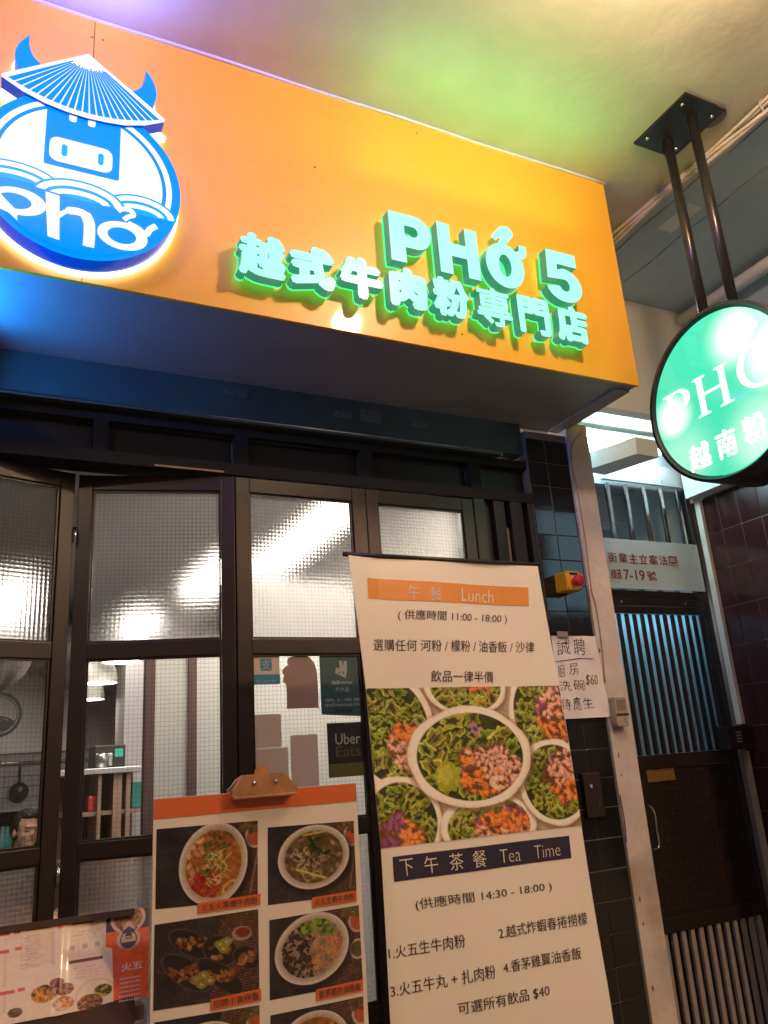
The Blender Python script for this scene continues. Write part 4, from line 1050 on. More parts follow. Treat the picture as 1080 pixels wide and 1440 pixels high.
def bxz(u, z):
    a, b = float(np.interp(z, zr, xl)), float(np.interp(z, zr, xr)); return a + u * (b - a)


def byd(u, z):            # the vinyl is not quite flat: its left edge curls towards the street
    return BY + .0025 * math.sin(z * 9 + u * 4) - .012 * max(0, .12 - u) / .12 * max(0, (z - 1.2)) + .003 * math.sin(u * 11)


def BF(u, z, d):          # u here is x in metres
    a, b = bxz(0, z), bxz(1, z); return (u, byd((u - a) / (b - a), z) + d, z)


vs = []; fs = []; nu, nz = 14, 44
for j in range(nz + 1):
    z = zr[0] + (zr[-1] - zr[0]) * j / nz
    for i in range(nu + 1): x = bxz(i / nu, z); vs.append(BF(x, z, 0))
for j in range(nz):
    for i in range(nu): a = j * (nu + 1) + i; fs.append((a, a + 1, a + nu + 2, a + nu + 1))
k = len(vs); MB().add(vs + [(x, y + .0008, z) for x, y, z in vs], fs + [tuple(i + k for i in f) for f in fs], 0, True).build('sheet', M['banner'], bn)
MB().tube([(.823, BY + .002, 2.028), (1.446, BY + .002, 2.028)], .0062, 12).build('top_rod', M['pole'], bn)
MB().tube([(1.15, BY + .03, .02), (1.14, BY + .03, 2.02)], .008, 10).build('back_pole', M['pole'], bn)
bx('base', M['pole'], bn, .84, 1.53, BY - .05, BY + .06, 0, .09, bev=.01)
bx('bottom_rod', M['pole'], bn, .86, 1.515, BY - .004, BY + .008, .165, .185)


def bcorner(o, s, *pts): return [(lambda p: (p.x, p.z))(atY(o[0] + a / s, o[1] + b / s, BY)) for a, b in pts]


OA, SA = (480, 770), 3.375; OB, SB = (520, 1160), 3.1765


def bpatch(name, m, o, s, d0, *pts):      # finely divided so that it follows the curl
    c = np.array(bcorner(o, s, *pts)); n = 16; vs = []; fs = []
    for j in range(3):
        for i in range(n + 1):
            a, b = i / n, j / 2; p = c[0] * (1 - a) * (1 - b) + c[1] * a * (1 - b) + c[2] * a * b + c[3] * (1 - a) * b; vs.append(BF(p[0], p[1], d0))
    for j in range(2):
        for i in range(n): a = j * (n + 1) + i; fs.append((a, a + 1, a + n + 2, a + n + 1))
    return MB().add(vs, fs).build(name, m, bn)


bpatch('lunch_band', M['banner_orange'], OA, SA, -.0012, (120, 145), (885, 190), (890, 278), (125, 243))
bpatch('tea_band', M['navy'], OB, SB, -.0012, (100, 143), (888, 48), (900, 148), (107, 255))


def btext(s, m, o, sc, pts, off=-.003, d=-.0012, spc=1.0, nm='lettering'):
    mb = MB(); put_text(mb, s, BF, bcorner(o, sc, *pts), d - .0004, d + .0002, offset=off, spacing=spc); return mb.build(nm, m, bn)


def box4(x0, y0, x1, y1, k=0.0): return ((x0, y1), (x1, y1 + k * (x1 - x0)), (x1, y0 + k * (x1 - x0)), (x0, y0))


for s, b in (('午', box4(315, 178, 368, 246, .06)), ('餐', box4(417, 186, 472, 252, .06)), ('Lunch', box4(570, 194, 725, 254, .06))): btext(s, M['print_white'], OA, SA, b, -.004, -.0022)
btext('( 供應時間 11:00 - 18:00 )', M['print_dark'], OA, SA, ((268, 347), (788, 364), (790, 314), (270, 292)))
btext('選購任何 河粉 / 檬粉 / 油香飯 / 沙律', M['print_dark'], OA, SA, ((150, 490), (915, 500), (915, 446), (150, 434)))
btext('飲品一律半價', M['print_dark'], OA, SA, ((422, 638), (720, 642), (720, 588), (422, 583)))
for s, x0 in (('下', 130), ('午', 240), ('茶', 350), ('餐', 453)):
    y = 232 - (x0 - 130) * .120; btext(s, M['print_white'], OB, SB, ((x0 + 8, y), (x0 + 68, y - 8), (x0 + 60, y - 84), (x0, y - 76)), -.006, -.0022)
btext('Tea', M['print_white'], OB, SB, ((583, 172), (678, 160), (674, 100), (578, 112)), -.018, -.0022)
btext('Time', M['print_white'], OB, SB, ((742, 152), (852, 136), (846, 80), (736, 94)), -.018, -.0022)
btext('(供應時間 14:30 - 18:00 )', M['print_dark'], OB, SB, ((208, 388), (818, 300), (813, 250), (200, 330)))
btext('1.火五生牛肉粉', M['print_dark'], OB, SB, ((86, 602), (424, 545), (418, 484), (80, 545)))
btext('2.越式炸蝦春捲撈檬', M['print_dark'], OB, SB, ((575, 510), (972, 444), (966, 388), (568, 456)))
btext('3.火五牛丸 + 扎肉粉', M['print_dark'], OB, SB, ((96, 774), (558, 682), (552, 620), (90, 714)))
btext('4.香茅雞翼油香飯', M['print_dark'], OB, SB, ((594, 664), (944, 598), (938, 543), (588, 610)))
btext('可選所有飲品 $40', M['print_dark'], OB, SB, ((397, 852), (805, 766), (799, 708), (390, 794)))

k = Ink(262, 180, (.74, .66, .56)); k.noise(.08, 12)
A = k.A
for a in ((.30 * A, .52, .27, .34, 2.2), ): pass
def U2(ax, ay):           # measured crop point -> picture coordinates
    v = (ay - 58) / 690; return ((ax - 45 - 70 * v) / (888 + 30 * v)) * A, v


for i in range(3): k.line([(U2(280, 60)[0] + i * .02, 0), (U2(380, 180)[0] + i * .02, .2)], .03, (.72, .58, .42), .6)
rolls = [((160, 250), .175 * A, .34, .75, .34, 'op', 2.2), ((480, 55), .185 * A, .185, -.9, .40, 'vo', -.9), ((850, 200), .16 * A, .30, .1, .52, 'po', .2), ((205, 650), .165 * A, .25, 1.8, .50, 'ov', 1.9),
         ((590, 705), .21 * A, .19, .35, .60, 'op', .4), ((905, 530), .165 * A, .26, -.3, .55, 'po', -.6), ((508, 385), .268 * A, .295, .80, .46, 'po', .9)]
for (cx, cy), rx, ry, fa, fs_, kd, _a in rolls:
    x, y = U2(cx, cy); paint_roll(k, x, y, rx * 1.15, ry * 1.15, fa, fs_ * 1.06, kd)
x, y = U2(590, 500)
for r in (.030, .045, .06): k.ring(x + .06, y + .02, r, r * .7, .2, .010, (.93, .84, .78), .9, .5, 5.4)
x, y = U2(400, 470); k.blob(x, y, .085, .10, .3, (.68, .70, .20), op=.85, wob=.10); k.blob(x - .02, y - .01, .05, .06, .3, (.80, .80, .38), op=.6, wob=.15)
x, y = U2(520, 260); k.blob(x, y, .05, .032, .9, (.72, .56, .66), op=.9, wob=.2); k.blob(x, y, .02, .014, .4, (.42, .18, .38), op=.9, wob=.2)
k.noise(.05, 90); k.noise(.04, 6); k.a = np.clip(k.a * 1.08, 0, 1)
c = bcorner((500, 950), 3.2727, (45, 60), (932, 47), (1036, 690), (114, 796))
nP = [(c[i][0], byd(.0 if i in (0, 3) else 1, c[i][1]) - .0012, c[i][1]) for i in range(4)]
o = k.build('rice_roll_photo', M['print_photo'], bn, *nP)
me = o.data; co = np.empty(len(me.vertices) * 3); me.vertices.foreach_get('co', co); co = co.reshape(-1, 3)
for v in co: v[1] = BF(v[0], v[2], -.0013)[1]
me.vertices.foreach_set('co', co.ravel()); me.update()
# ------------------------------------------------------------------ menu board with a wooden clip
MY = 1.75
mbd = thing('menu_board', 'menu board of six noodle dish photos with an orange top and wooden clip', 'menu board')
bx('board', M['board_paper'], mbd, .333, .779, MY, MY + .005, .60, 1.466, bev=.001)
OM, SM = (200, 1060), 3.375
mq = lambda a, b, d=0: tuple(atY(OM[0] + a / SM, OM[1] + b / SM, MY)[i] + (d if i == 1 else 0) for i in range(3))
mp = lambda a, b: (lambda p: (p.x, p.z))(atY(OM[0] + a / SM, OM[1] + b / SM, MY))
MB().poly([[(.3335, 1.4275), (.7785, 1.4275), (.7785, 1.4655), (.3335, 1.4655)]], planeY(MY), -.0012, -.0004).build('orange_band', M['red_orange'], mbd)


def dish(corners, kind, soup, cx, cy, rx, ry, ang, lab):
    k = Ink(132, 108, (.14, .12, .14)); paint_backdrop(k)
    if kind == 'platter':
        for x, y, w_, h_, an in ((.35, .30, .30, .13, .6), (.62, .42, .22, .16, .6), (.30, .62, .34, .14, .7), (.62, .72, .34, .12, .7), (.88, .55, .18, .12, .5)):
            k.blob(x * k.A, y, w_, h_, an, (.07, .05, .05), wob=.04); k.ring(x * k.A, y, w_, h_, an, .010, (.36, .30, .26), .9)
            for i in range(26): k.blob(x * k.A + U_(-.8, .8) * w_ * .7, y + U_(-.8, .8) * h_ * .7, U_(.02, .05), U_(.015, .03), U_(0, 3), jit(pick((.50, .28, .12), (.36, .20, .10), (.62, .42, .20)), .09), wob=.1)
        for x, y in ((.62, .35), (.68, .33), (.65, .41), (.38, .72), (.46, .68), (.44, .78), (.52, .75)):
            k.blob(x * k.A, y, .062, .05, .3, (.62, .58, .26), wob=.06); k.ring(x * k.A, y, .04, .03, .3, .010, (.42, .46, .16)); k.blob(x * k.A, y, .02, .016, .3, (.78, .70, .50))
        k.blob(.83 * k.A, .26, .12, .085, .1, (.66, .58, .50)); k.blob(.84 * k.A, .25, .095, .060, .1, (.50, .18, .10)); k.line([(.78 * k.A, .28), (.69 * k.A, .36)], .025, (.6, .52, .45))
        for i in range(14): k.line([(.05 + i * .05, .55 + .02 * i), (.12 + i * .05, .60 + .02 * i)], .012, jit((.50, .26, .10)), .6)
    else:
        k.blob(.97 * k.A, .20, .13, .15, 0, (.78, .72, .66)); k.blob(.97 * k.A, .20, .10, .12, 0, (.72, .34, .20)); k.noise(.03, 60)
        if kind == 'dry': k.blob(.96 * k.A, .56, .12, .13, 0, (.78, .72, .66)); k.blob(.96 * k.A, .56, .09, .10, 0, (.34, .32, .12))
        if kind in ('clear', 'beef'): k.line([(.92 * k.A, .9), (1.0 * k.A, .35)], .02, (.60, .50, .42), .8)
        for i in range(30): k.blob(U_(.8, 1) * k.A, U_(.0, .14), U_(.02, .05), U_(.015, .03), U_(0, 3), jit((.38, .30, .10), .1), wob=.15)
        paint_bowl(k, cx * k.A, cy, rx, ry, ang, soup, kind)
    k.noise(.05, 60); k.a *= .92
    o = k.build('dish_photo', M['print_sheet'], mbd, *[mq(a, b, -.0008) for a, b in corners]); tag(o, lab); return o


dish(((68, 358), (548, 317), (548, 690), (62, 738)), 'beef', (.66, .40, .14), .555, .50, .41, .52, .15, 'photo of red braised beef noodle soup')
dish(((595, 350), (1003, 318), (1017, 665), (597, 718)), 'clear', (.36, .30, .14), .52, .44, .50, .42, -.15, 'photo of clear beef noodle soup with basil')
dish(((58, 812), (550, 737), (556, 1142), (52, 1220)), 'platter', (.3, .2, .1), .5, .5, .3, .3, 0, 'photo of a dark snack platter')
dish(((603, 790), (1027, 718), (1047, 1085), (605, 1170)), 'dry', (.55, .50, .42), .46, .45, .50, .44, -.35, 'photo of dry noodles with dark meat and greens')
dish(((58, 1275), (556, 1192), (560, 1600), (50, 1690)), 'mix', (.55, .46, .16), .50, .52, .46, .42, 0, 'photo of a yellow soup at the foot of the board')
dish(((608, 1242), (1048, 1150), (1062, 1540), (610, 1640)), 'mix', (.62, .34, .14), .45, .50, .48, .44, -.2, 'photo of an orange soup at the foot of the board')
for pts, s in ((((262, 760), (560, 716), (560, 664), (262, 708)), '火五火車頭牛肉粉'), (((805, 732), (1017, 700), (1015, 648), (805, 682)), '火五生熟牛肉粉'),
               (((323, 1220), (564, 1170), (562, 1114), (323, 1165)), '招牌小食拼盤'), (((825, 1174), (1047, 1126), (1045, 1070), (825, 1118)), '香茅豬扒油香飯')):
    w_ = [mp(a, b) for a, b in pts]; MB().poly([w_], planeY(MY), -.0022, -.0014).build('caption_strip', M['red_orange'], mbd)
    P_c = np.array(w_); ctr = P_c.mean(0); P_c = ctr + (P_c - ctr) * np.array((.90, .66)); mb = MB(); put_text(mb, s, planeY(MY), [tuple(p) for p in P_c], -.0030, -.0024); mb.build('lettering', M['print_dark'], mbd)
# clip
cl = thing('wooden_clip', 'wooden clip with two steel screws gripping the top of the menu board', 'clip')
shape = [(0, 0), (1, 0), (1, .30), (.95, .42), (.86, .80), (.76, 1), (.24, 1), (.14, .80), (.05, .42), (0, .30)]
cx0, cx1, cz0, cz1 = .486, .628, 1.4585, 1.500
mb = MB().poly([[(cx0 + u * (cx1 - cx0), cz0 + v * (cz1 - cz0)) for u, v in shape]], planeY(MY), -.030, -.018); mb.build('front_jaw', M['wood'], cl)
MB().poly([[(cx0 + u * (cx1 - cx0), cz0 + .002 + v * (cz1 - cz0 - .002)) for u, v in shape]], planeY(MY), .006, .016).build('back_jaw', M['wood'], cl)
bx('grip_lip', M['wood'], cl, cx0 + .002, cx1 - .002, MY - .034, MY - .002, cz0 - .006, cz0 - .0005, bev=.002)
MB().poly([arc(.557, 1.500, .016, .017, 0, 180, 14)], planeY(MY), -.012, -.004).build('thumb_tab', M['wood'], cl)
for x in (.533, .581): MB().lathe([(0, -.004), (.0045, -.003), (.005, 0)], (x, MY - .0305, 1.482), 'y', 12).build('screw', M['screw'], cl)
ez = thing('board_easel', 'thin dark easel legs standing behind the menu board', 'easel')
for x in (.40, .71): MB().tube([(x, MY + .02, .62 if False else 0.0), (x, MY + .012, 1.2)], .008, 8).build('leg', M['pole'], ez)
bx('crossbar', M['pole'], ez, .39, .72, MY + .0205, MY + .032, .60, .62); bx('ledge', M['pole'], ez, .36, .75, MY - .02, MY + .019, .585, .5985)

# ------------------------------------------------------------------ menu stand at lower left
SYY = 1.86
ms = thing('menu_stand', 'dark menu stand with a clamp rail, cut by the lower left corner', 'menu stand')
OC, SC = (0, 1180), 4.696
cq = lambda a, b, d=0: (lambda p: (p.x, p.y + d, p.z))(atY(OC[0] + a / SC, OC[1] + b / SC, SYY))
cp = lambda a, b: (lambda p: (p.x, p.z))(atY(OC[0] + a / SC, OC[1] + b / SC, SYY))
a = cp(0, 600); b = cp(885, 475)
MB().box(-.46, b[0], SYY - .010, SYY - .0035, b[1] - .006, b[1] + .006, bev=.001).build('clamp_rail', M['stand_brown'], ms)
bx('back_panel', M['stand_brown'], ms, -.46, .325, SYY + .004, SYY + .012, .55, 1.118, bev=.002)
bx('ledge', M['shelf_brown'], ms, -.46, .335, SYY - .040, SYY + .003, 1.062, 1.088, bev=.003)
for x in (-.3, .2): MB().tube([(x, SYY + .03, 0), (x, SYY + .03, 1.10)], .011, 10).build('upright', M['pole'], ms)
bx('foot', M['pole'], ms, -.40, .30, SYY - .12, SYY + .15, 0, .02, bev=.004)

# the folded-out white menu
wp = thing('menu_sheet', 'open white printed menu with small dish photos hung on the menu stand', 'menu')
k = Ink(480, 160, (.87, .80, .73)); A = k.A; fr = lambda x: (x + .46) / (.335 - .175 + .46 - .0) * A * .96
PX0, PX1 = -.46, cp(725, 800)[0]; zt_, zb_ = cp(350, 560)[1], cp(350, 1165)[1]


def mx_(a, b):            # measured point -> picture coordinates of the menu
    p = cp(a, b); return (p[0] - PX0) / (PX1 - PX0) * A, (zt_ - p[1]) / (zt_ - zb_)


RO = (.80, .38, .28); GR = (.66, .58, .52); DK = (.38, .22, .20)
for x0_, x1_, y_ in ((-900, 60, 615), (90, 130, 610), (165, 328, 590), (372, 412, 572), (-900, 50, 730), (92, 135, 718), (-900, 72, 998), (95, 140, 988)):
    a = mx_(x0_, y_); b = mx_(x1_, y_ + 20); yy = mx_(60 if x0_ < 0 else x0_, y_ + 4)[1]
    if x0_ < 0:
        for s_ in range(3): k.rect(a[0] + s_ * .45, min(a[0] + s_ * .45 + .30, b[0]), yy - .010, yy + .024, RO)
        k.rect(max(0, b[0] - .2), b[0], yy - .010, yy + .024, RO)
    else: k.rect(a[0], b[0], yy - .012, yy + .024, RO)
k.rect(mx_(165, 620)[0], mx_(360, 620)[0], mx_(165, 640)[1], mx_(170, 845)[1], (.84, .76, .69))
for i in range(17):
    y = mx_(160, 640 + i * 13)[1]; dashes(k, mx_(170, 0)[0], mx_(170 + U_(90, 150), 0)[0], y, .006, GR, .8); k.rect(mx_(365, 0)[0], mx_(378, 0)[0], y, y + .006, GR)
for i in range(32):
    y = mx_(60, 660 + i * 15)[1]
    if abs(i - 4) > 1 and abs(i - 22) > 1:
        k.rect(mx_(70, 0)[0], mx_(82, 0)[0], y, y + .007, GR)
        for s_ in (-3, -2, -1): dashes(k, mx_(40 + s_ * 210, 0)[0], mx_(40 + s_ * 210 + U_(60, 150), 0)[0], y, .006, GR, .8)
k.rect(mx_(498, 0)[0], mx_(632, 0)[0], mx_(500, 548)[1], mx_(500, 566)[1], DK); k.rect(mx_(475, 0)[0], mx_(688, 0)[0], mx_(480, 800)[1], mx_(480, 820)[1], DK)
for y_ in (578, 608, 628, 840, 862, 880, 905): dashes(k, mx_(470 + U_(0, 40), 0)[0], mx_(640 + U_(0, 50), 0)[0], mx_(560, y_)[1], .006, GR)
for x_ in (460, 535, 612, 696): k.rect(mx_(x_, 0)[0], mx_(x_ + 2, 0)[0], mx_(560, 655)[1], mx_(560, 765)[1], (.76, .68, .62))
for y_ in (655, 765): k.rect(mx_(460, 0)[0], mx_(698, 0)[0], mx_(560, y_)[1], mx_(560, y_)[1] + .004, (.76, .68, .62))
for x_ in (480, 560, 640): k.rect(mx_(x_, 0)[0], mx_(x_ + 32, 0)[0], mx_(560, 690)[1], mx_(560, 722)[1], (.66, .58, .54), .8)


def mini(a, b, r, base, cols, n=60):
    x, y = mx_(a, b); rr = abs(mx_(a + r, b)[0] - x); k.blob(x, y, rr, rr, 0, base); k.clipellipse(x, y, rr, rr)
    for i in range(n): k.blob(x + U_(-1, 1) * rr, y + U_(-1, 1) * rr, U_(.012, .03), U_(.008, .016), U_(0, 3), jit(pick(*cols), .08), wob=.1)
    k.clipellipse(None, 0, 0, 0)


mini(265, 1020, 84, (.20, .15, .08), ((.78, .52, .22), (.70, .46, .18), (.34, .30, .12), (.84, .60, .30)), 90)
mini(352, 945, 44, (.34, .20, .16), ((.60, .36, .22), (.44, .22, .16)), 40); mini(400, 990, 58, (.30, .14, .10), ((.42, .20, .14), (.70, .42, .18)), 50); mini(385, 1085, 70, (.78, .68, .60), ((.80, .44, .14), (.72, .36, .10), (.80, .70, .60)), 26)
mini(70, 1145, 46, (.26, .20, .16), ((.52, .38, .30), (.30, .26, .14)), 40); mini(-120, 1165, 60, (.30, .22, .12), ((.60, .44, .20), (.3, .2, .1)), 40); mini(-420, 1100, 80, (.30, .22, .12), ((.60, .44, .20), (.3, .2, .1)), 60)
x, y = mx_(640, 1010); k.ring(x - .04, y + .02, .15, .17, 0, .006, (.74, .62, .54)); mini(650, 1000, 58, (.24, .22, .06), ((.62, .62, .24), (.72, .70, .30), (.30, .30, .08)), 40); mini(560, 1085, 82, (.34, .16, .09), ((.58, .34, .18), (.26, .16, .10), (.68, .48, .26)), 80)
k.noise(.02, 40)
WN = lambda x, z: SYY - .0030 - .003 * math.sin(x * 16) - .0045 * math.exp(-((x - cp(430, 0)[0]) / .012) ** 2)
o = k.build('sheet', M['print_sheet'], wp, (PX0, SYY, zt_), (PX1, SYY, zt_), (PX1 + .010, SYY, zb_), (PX0, SYY, zb_))
co = np.empty(len(o.data.vertices) * 3); o.data.vertices.foreach_get('co', co); co = co.reshape(-1, 3)
for v in co: v[1] = WN(v[0], v[2]) - .0015 * math.sin(v[2] * 40)
o.data.vertices.foreach_set('co', co.ravel()); o.data.update(); o.data.polygons.foreach_set('use_smooth', [True] * len(o.data.polygons))
# the orange leaflets behind it
for (ax, lab, off) in ((702, 'orange leaflet with a noodle bowl photo and round logo, behind the white menu', 0), (-10, 'noodle bowl leaflet peeking over the clamp rail behind the white menu', 1)):
    fl = thing('leaflet', lab, 'leaflet')
    k = Ink(120, 230, (.88, .36, .09)); A = k.A; k.rect(-.1, A + .1, -.1, .23, (.20, .12, .09)); k.noise(.05, 20)
    k.blob(.50 * A, .10, .21, .17, 0, (.86, .72, .64)); k.blob(.50 * A, .10, .17, .135, 0, (.66, .40, .20)); k.clipellipse(.5 * A, .10, .165, .13)
    for i in range(110): k.blob(.5 * A + U_(-.17, .17), .10 + U_(-.13, .13), U_(.012, .03), U_(.006, .014), U_(0, 3), jit(pick((.74, .40, .22), (.80, .60, .36), (.30, .36, .10), (.50, .56, .16), (.60, .26, .14)), .08), wob=.1)
    k.clipellipse(None, 0, 0, 0); k.blob(.52 * A, .335, .14, .115, 0, (.86, .70, .60)); k.line([(.52 * A, .2), (.52 * A, .3)], .12, (.86, .70, .60))
    k.noise(.03, 50)
    x0 = cp(ax, 550)[0]; x1 = cp(ax + 285, 550)[0]; za, zc_ = cp(860, 478)[1] + .004, cp(870, 1055)[1]
    if off: x0, x1 = cp(20, 500)[0], cp(300, 500)[0]
    k.build('print', M['print_sheet'], fl, (x0, SYY + .0005, za), (x1, SYY + .0005, za), (x1, SYY + .0005, zc_), (x0, SYY + .0005, zc_))
    W_ = x1 - x0; H_ = za - zc_; LFN = lambda u, v, d: (x0 + W_ * .52 + u, SYY - .0004 + d, za - H_ * .335 + v)
    mb = MB(); r_ = .0165; mb.poly([circ(0, 0, r_, n=32), circ(0, 0, r_ * .88, n=32)], LFN, 0, .0006); mb.poly([arc(0, 0, r_ * .86, r_ * .86, 200, 340, 16)], LFN, 0, .0006)
    mb.poly([[(-.014, .0145), (0, .0235), (.014, .0145), (.007, .0115), (0, .0105), (-.007, .0115)]], LFN, -.0004, .0006); mb.poly([[(-.006, .001), (.006, .001), (.006, .0100), (-.006, .0100)], [(-.0045, .0025), (.0045, .0025), (.0045, .006), (-.0045, .006)]], LFN, 0, .0006)
    for s_ in (-1, 1): mb.poly([[(s_ * .010, .016), (s_ * .014, .020), (s_ * .013, .027), (s_ * .017, .018)]], LFN, 0, .0006)
    mb.build('logo_mark', M['navy'], fl)
    mb = MB(); c0, c1 = (cp(798, 835)[0], cp(870, 872)[1]), (cp(940, 835)[0], cp(870, 803)[1]); put_text(mb, '火五', lambda u, v, d: (u + (x0 - cp(700, 550)[0]), SYY - .0004 + d, v), (c0[0], c1[0], c0[1] + .002, c1[1] - .002), 0, .0006, offset=.02)
    for i in range(6):
        z = c0[1] - .012 - i * .0078; uu = c0[0] - .002
        put_text(mb, '一二三四五六七八九十'[i:] + '火五牛肉粉'[:i], lambda u, v, d: (u + (x0 - cp(700, 550)[0]), SYY - .0004 + d, v), (uu, uu + .036 + .002 * (i % 3), z, z + .0032), 0, .0006) if False else None
        dd = MB(); xx = uu + (x0 - cp(700, 550)[0])
        while xx < uu + .038 + (x0 - cp(700, 550)[0]): mb.add([(xx, SYY - .0002, z), (xx + .0028, SYY - .0002, z), (xx + .0028, SYY - .0002, z + .0024), (xx, SYY - .0002, z + .0024)], [(0, 1, 2, 3)]); xx += .0046
    mb.build('lettering', M['board_paper'], fl)

# the stand leans back: slide its sheets along the sight lines to a sloping plane
def lean(o, kk=.62, z0=1.17):
    me = o.data; co = np.empty(len(me.vertices) * 3); me.vertices.foreach_get('co', co); co = co.reshape(-1, 3)
    y1 = co[:, 1] + (co[:, 2] - z0) * kk; f_ = (y1 / co[:, 1])[:, None]; e_ = np.array((0, 0, 1.5)); co = e_ + (co - e_) * f_
    me.vertices.foreach_set('co', co.ravel()); me.update()


for o in list(bpy.data.objects):
    if o.type == 'MESH' and o.parent is not None and (o.parent in (ms, wp) or o.parent.name.startswith('leaflet')) and o.name.split('.')[0] not in ('upright', 'foot', 'ledge'): lean(o)
# ------------------------------------------------------------------ inside the shop
def wall(name, label, m, *c):
    t_ = thing(name, label, 'wall'); bx('wall_face', m, t_, *c); return t_


struct('shop_floor', M['interior_tile'], -3, 2.3, 2.60, 8.2, -.05, .002)
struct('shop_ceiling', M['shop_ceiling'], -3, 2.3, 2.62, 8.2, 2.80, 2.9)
BYY = 7.6


def rx(x, y, Y): return atY(x, y, Y).x


wl = thing('back_wall', 'white back wall of the shop above a band of grey tiles', 'wall')
bx('upper_wall', M['white_wall'], wl, -3, 2.3, BYY, BYY + .1, 1.80, 2.80)
bx('mauve_panel', M['mauve'], wl, rx(112, 1000, BYY), rx(190, 1000, BYY), BYY - .012, BYY - .001, 1.801, 2.79)
bx('lower_wall', M['grout'], wl, -3, 2.3, BYY + .012, BYY + .1, 0, 1.7995)
bx('tile_cap', M['brown_trim'], wl, -3, 2.3, BYY - .006, BYY - .0005, 1.785, 1.800)
pr = None
for j in range(8):
    for i in range(14):
        x = -.95 + i * .20 + (j % 2) * .10; z = 1.705 - j * .085
        if pr is None: pr = MB().box(0, .195, 0, .011, 0, .078, bev=.001).build('tile', M['interior_tile'], wl); o = pr
        else: o = link(pr.copy(), wl)
        o.location = (x, BYY + .0005, z)
wall('left_wall', 'white left side wall inside the shop', M['white_wall'], -3.1, -3, 2.62, 8.2, 0, 2.8)
wall('right_wall', 'white right side wall inside the shop behind the tiled pillar', M['white_wall'], 2.05, 2.15, 2.64, 8.2, 0, 2.8)
# bright partition close behind the glass
pt = thing('white_partition', 'bright white partition with dark trims behind the sticker covered door', 'partition')
PY = 3.25


def rx(x, y, Y): return atY(x, y, Y).x


e = [rx(x, 1000, PY) for x in (203, 216.5, 264.5, 276, 313)]
bx('trim', M['brown_trim'], pt, e[0], e[1], PY - .02, PY + .03, 0, 2.05)
bx('white_panel', M['white_wall'], pt, e[1] + .0005, e[2] - .0005, PY, PY + .02, 0, 2.04)
bx('trim', M['brown_trim'], pt, e[2], e[3], PY - .01, PY + .03, 0, 2.045)
bx('white_panel', M['white_wall'], pt, e[3] + .0005, rx(334, 1000, PY), PY, PY + .02, 0, 2.04)
bx('white_panel', M['white_wall'], pt, rx(334, 1000, PY) + .001, 2.04, PY, PY + .02, 0, 2.30)
# rear corner, kitchen pass and counter
cw = thing('corner_column', 'narrow white wall corner behind the pendant lamps', 'column')
bx('column_body', M['column_white'], cw, rx(175, 1000, 6.0), rx(204, 1000, 6.0) + .4, 6.0, 6.4, 0, 2.79)
ct = thing('kitchen_counter', 'steel topped counter with brown shelves at the back of the shop', 'counter')
cx0, cx1 = rx(119, 1100, 5.4), rx(206, 1100, 5.4); zt2 = atY(150, 1088, 5.4).z
bx('counter_top', M['counter_steel'], ct, cx0 - .15, cx1, 5.38, 5.9, zt2, zt2 + .035, bev=.004)
for a, b in ((138, 143), (160, 172), (178, 184)): bx('shelf_post', M['shelf_brown'], ct, rx(a, 1120, 5.4), rx(b, 1120, 5.4), 5.42, 5.86, 0, zt2 - .001)
bx('shelf_board', M['shelf_brown'], ct, cx0 - .1, cx1, 5.46, 5.88, zt2 - .24, zt2 - .215); bx('shelf_board', M['shelf_brown'], ct, cx0 - .1, cx1, 5.46, 5.88, zt2 - .52, zt2 - .495)
bx('back_board', M['brown_trim'], ct, cx0 - .1, cx1, 5.885, 5.90, 0, zt2 - .001)
c = q4(124, 1118, 140, 1134, 5.5); tag(bx('red_box', M['red'], None, c[0], c[1], 5.5, 5.64, zt2 - .213, zt2 - .125, bev=.008), 'red box on the shelf under the kitchen counter', 'box')
c = q4(186, 1100, 204, 1130, 5.5); tag(bx('storage_tin', M['sea_tone'], None, c[0], c[1], 5.5, 5.62, zt2 - .2135, zt2 - .06, bev=.006), 'teal tin on the right of the shelf under the kitchen counter', 'tin')
kd = thing('steel_oven', 'dark steel oven with a green display on the kitchen counter', 'oven')
c = q4(131, 1062, 174, 1087, 5.6)
bx('oven_body', M['gate'], kd, c[0], c[1], 5.55, 5.85, zt2 + .036, zt2 + .175, bev=.006)
bx('display', M['led_green'], kd, c[1] - .065, c[1] - .015, 5.545, 5.5495, zt2 + .10, zt2 + .15); bx('oven_door', M['counter_steel'], kd, c[0] + .01, c[1] - .08, 5.540, 5.5495, zt2 + .05, zt2 + .125, bev=.003)
c = q4(144, 1068, 151, 1082, 5.45)
tag(MB().lathe([(0, 0), (.035, 0), (.038, .07), (.030, .085), (0, .086)], (c[0], 5.44, zt2 + .036), 'z', 18).build('steel_pot', M['counter_steel']), 'small steel pot in front of the oven on the counter', 'pot')
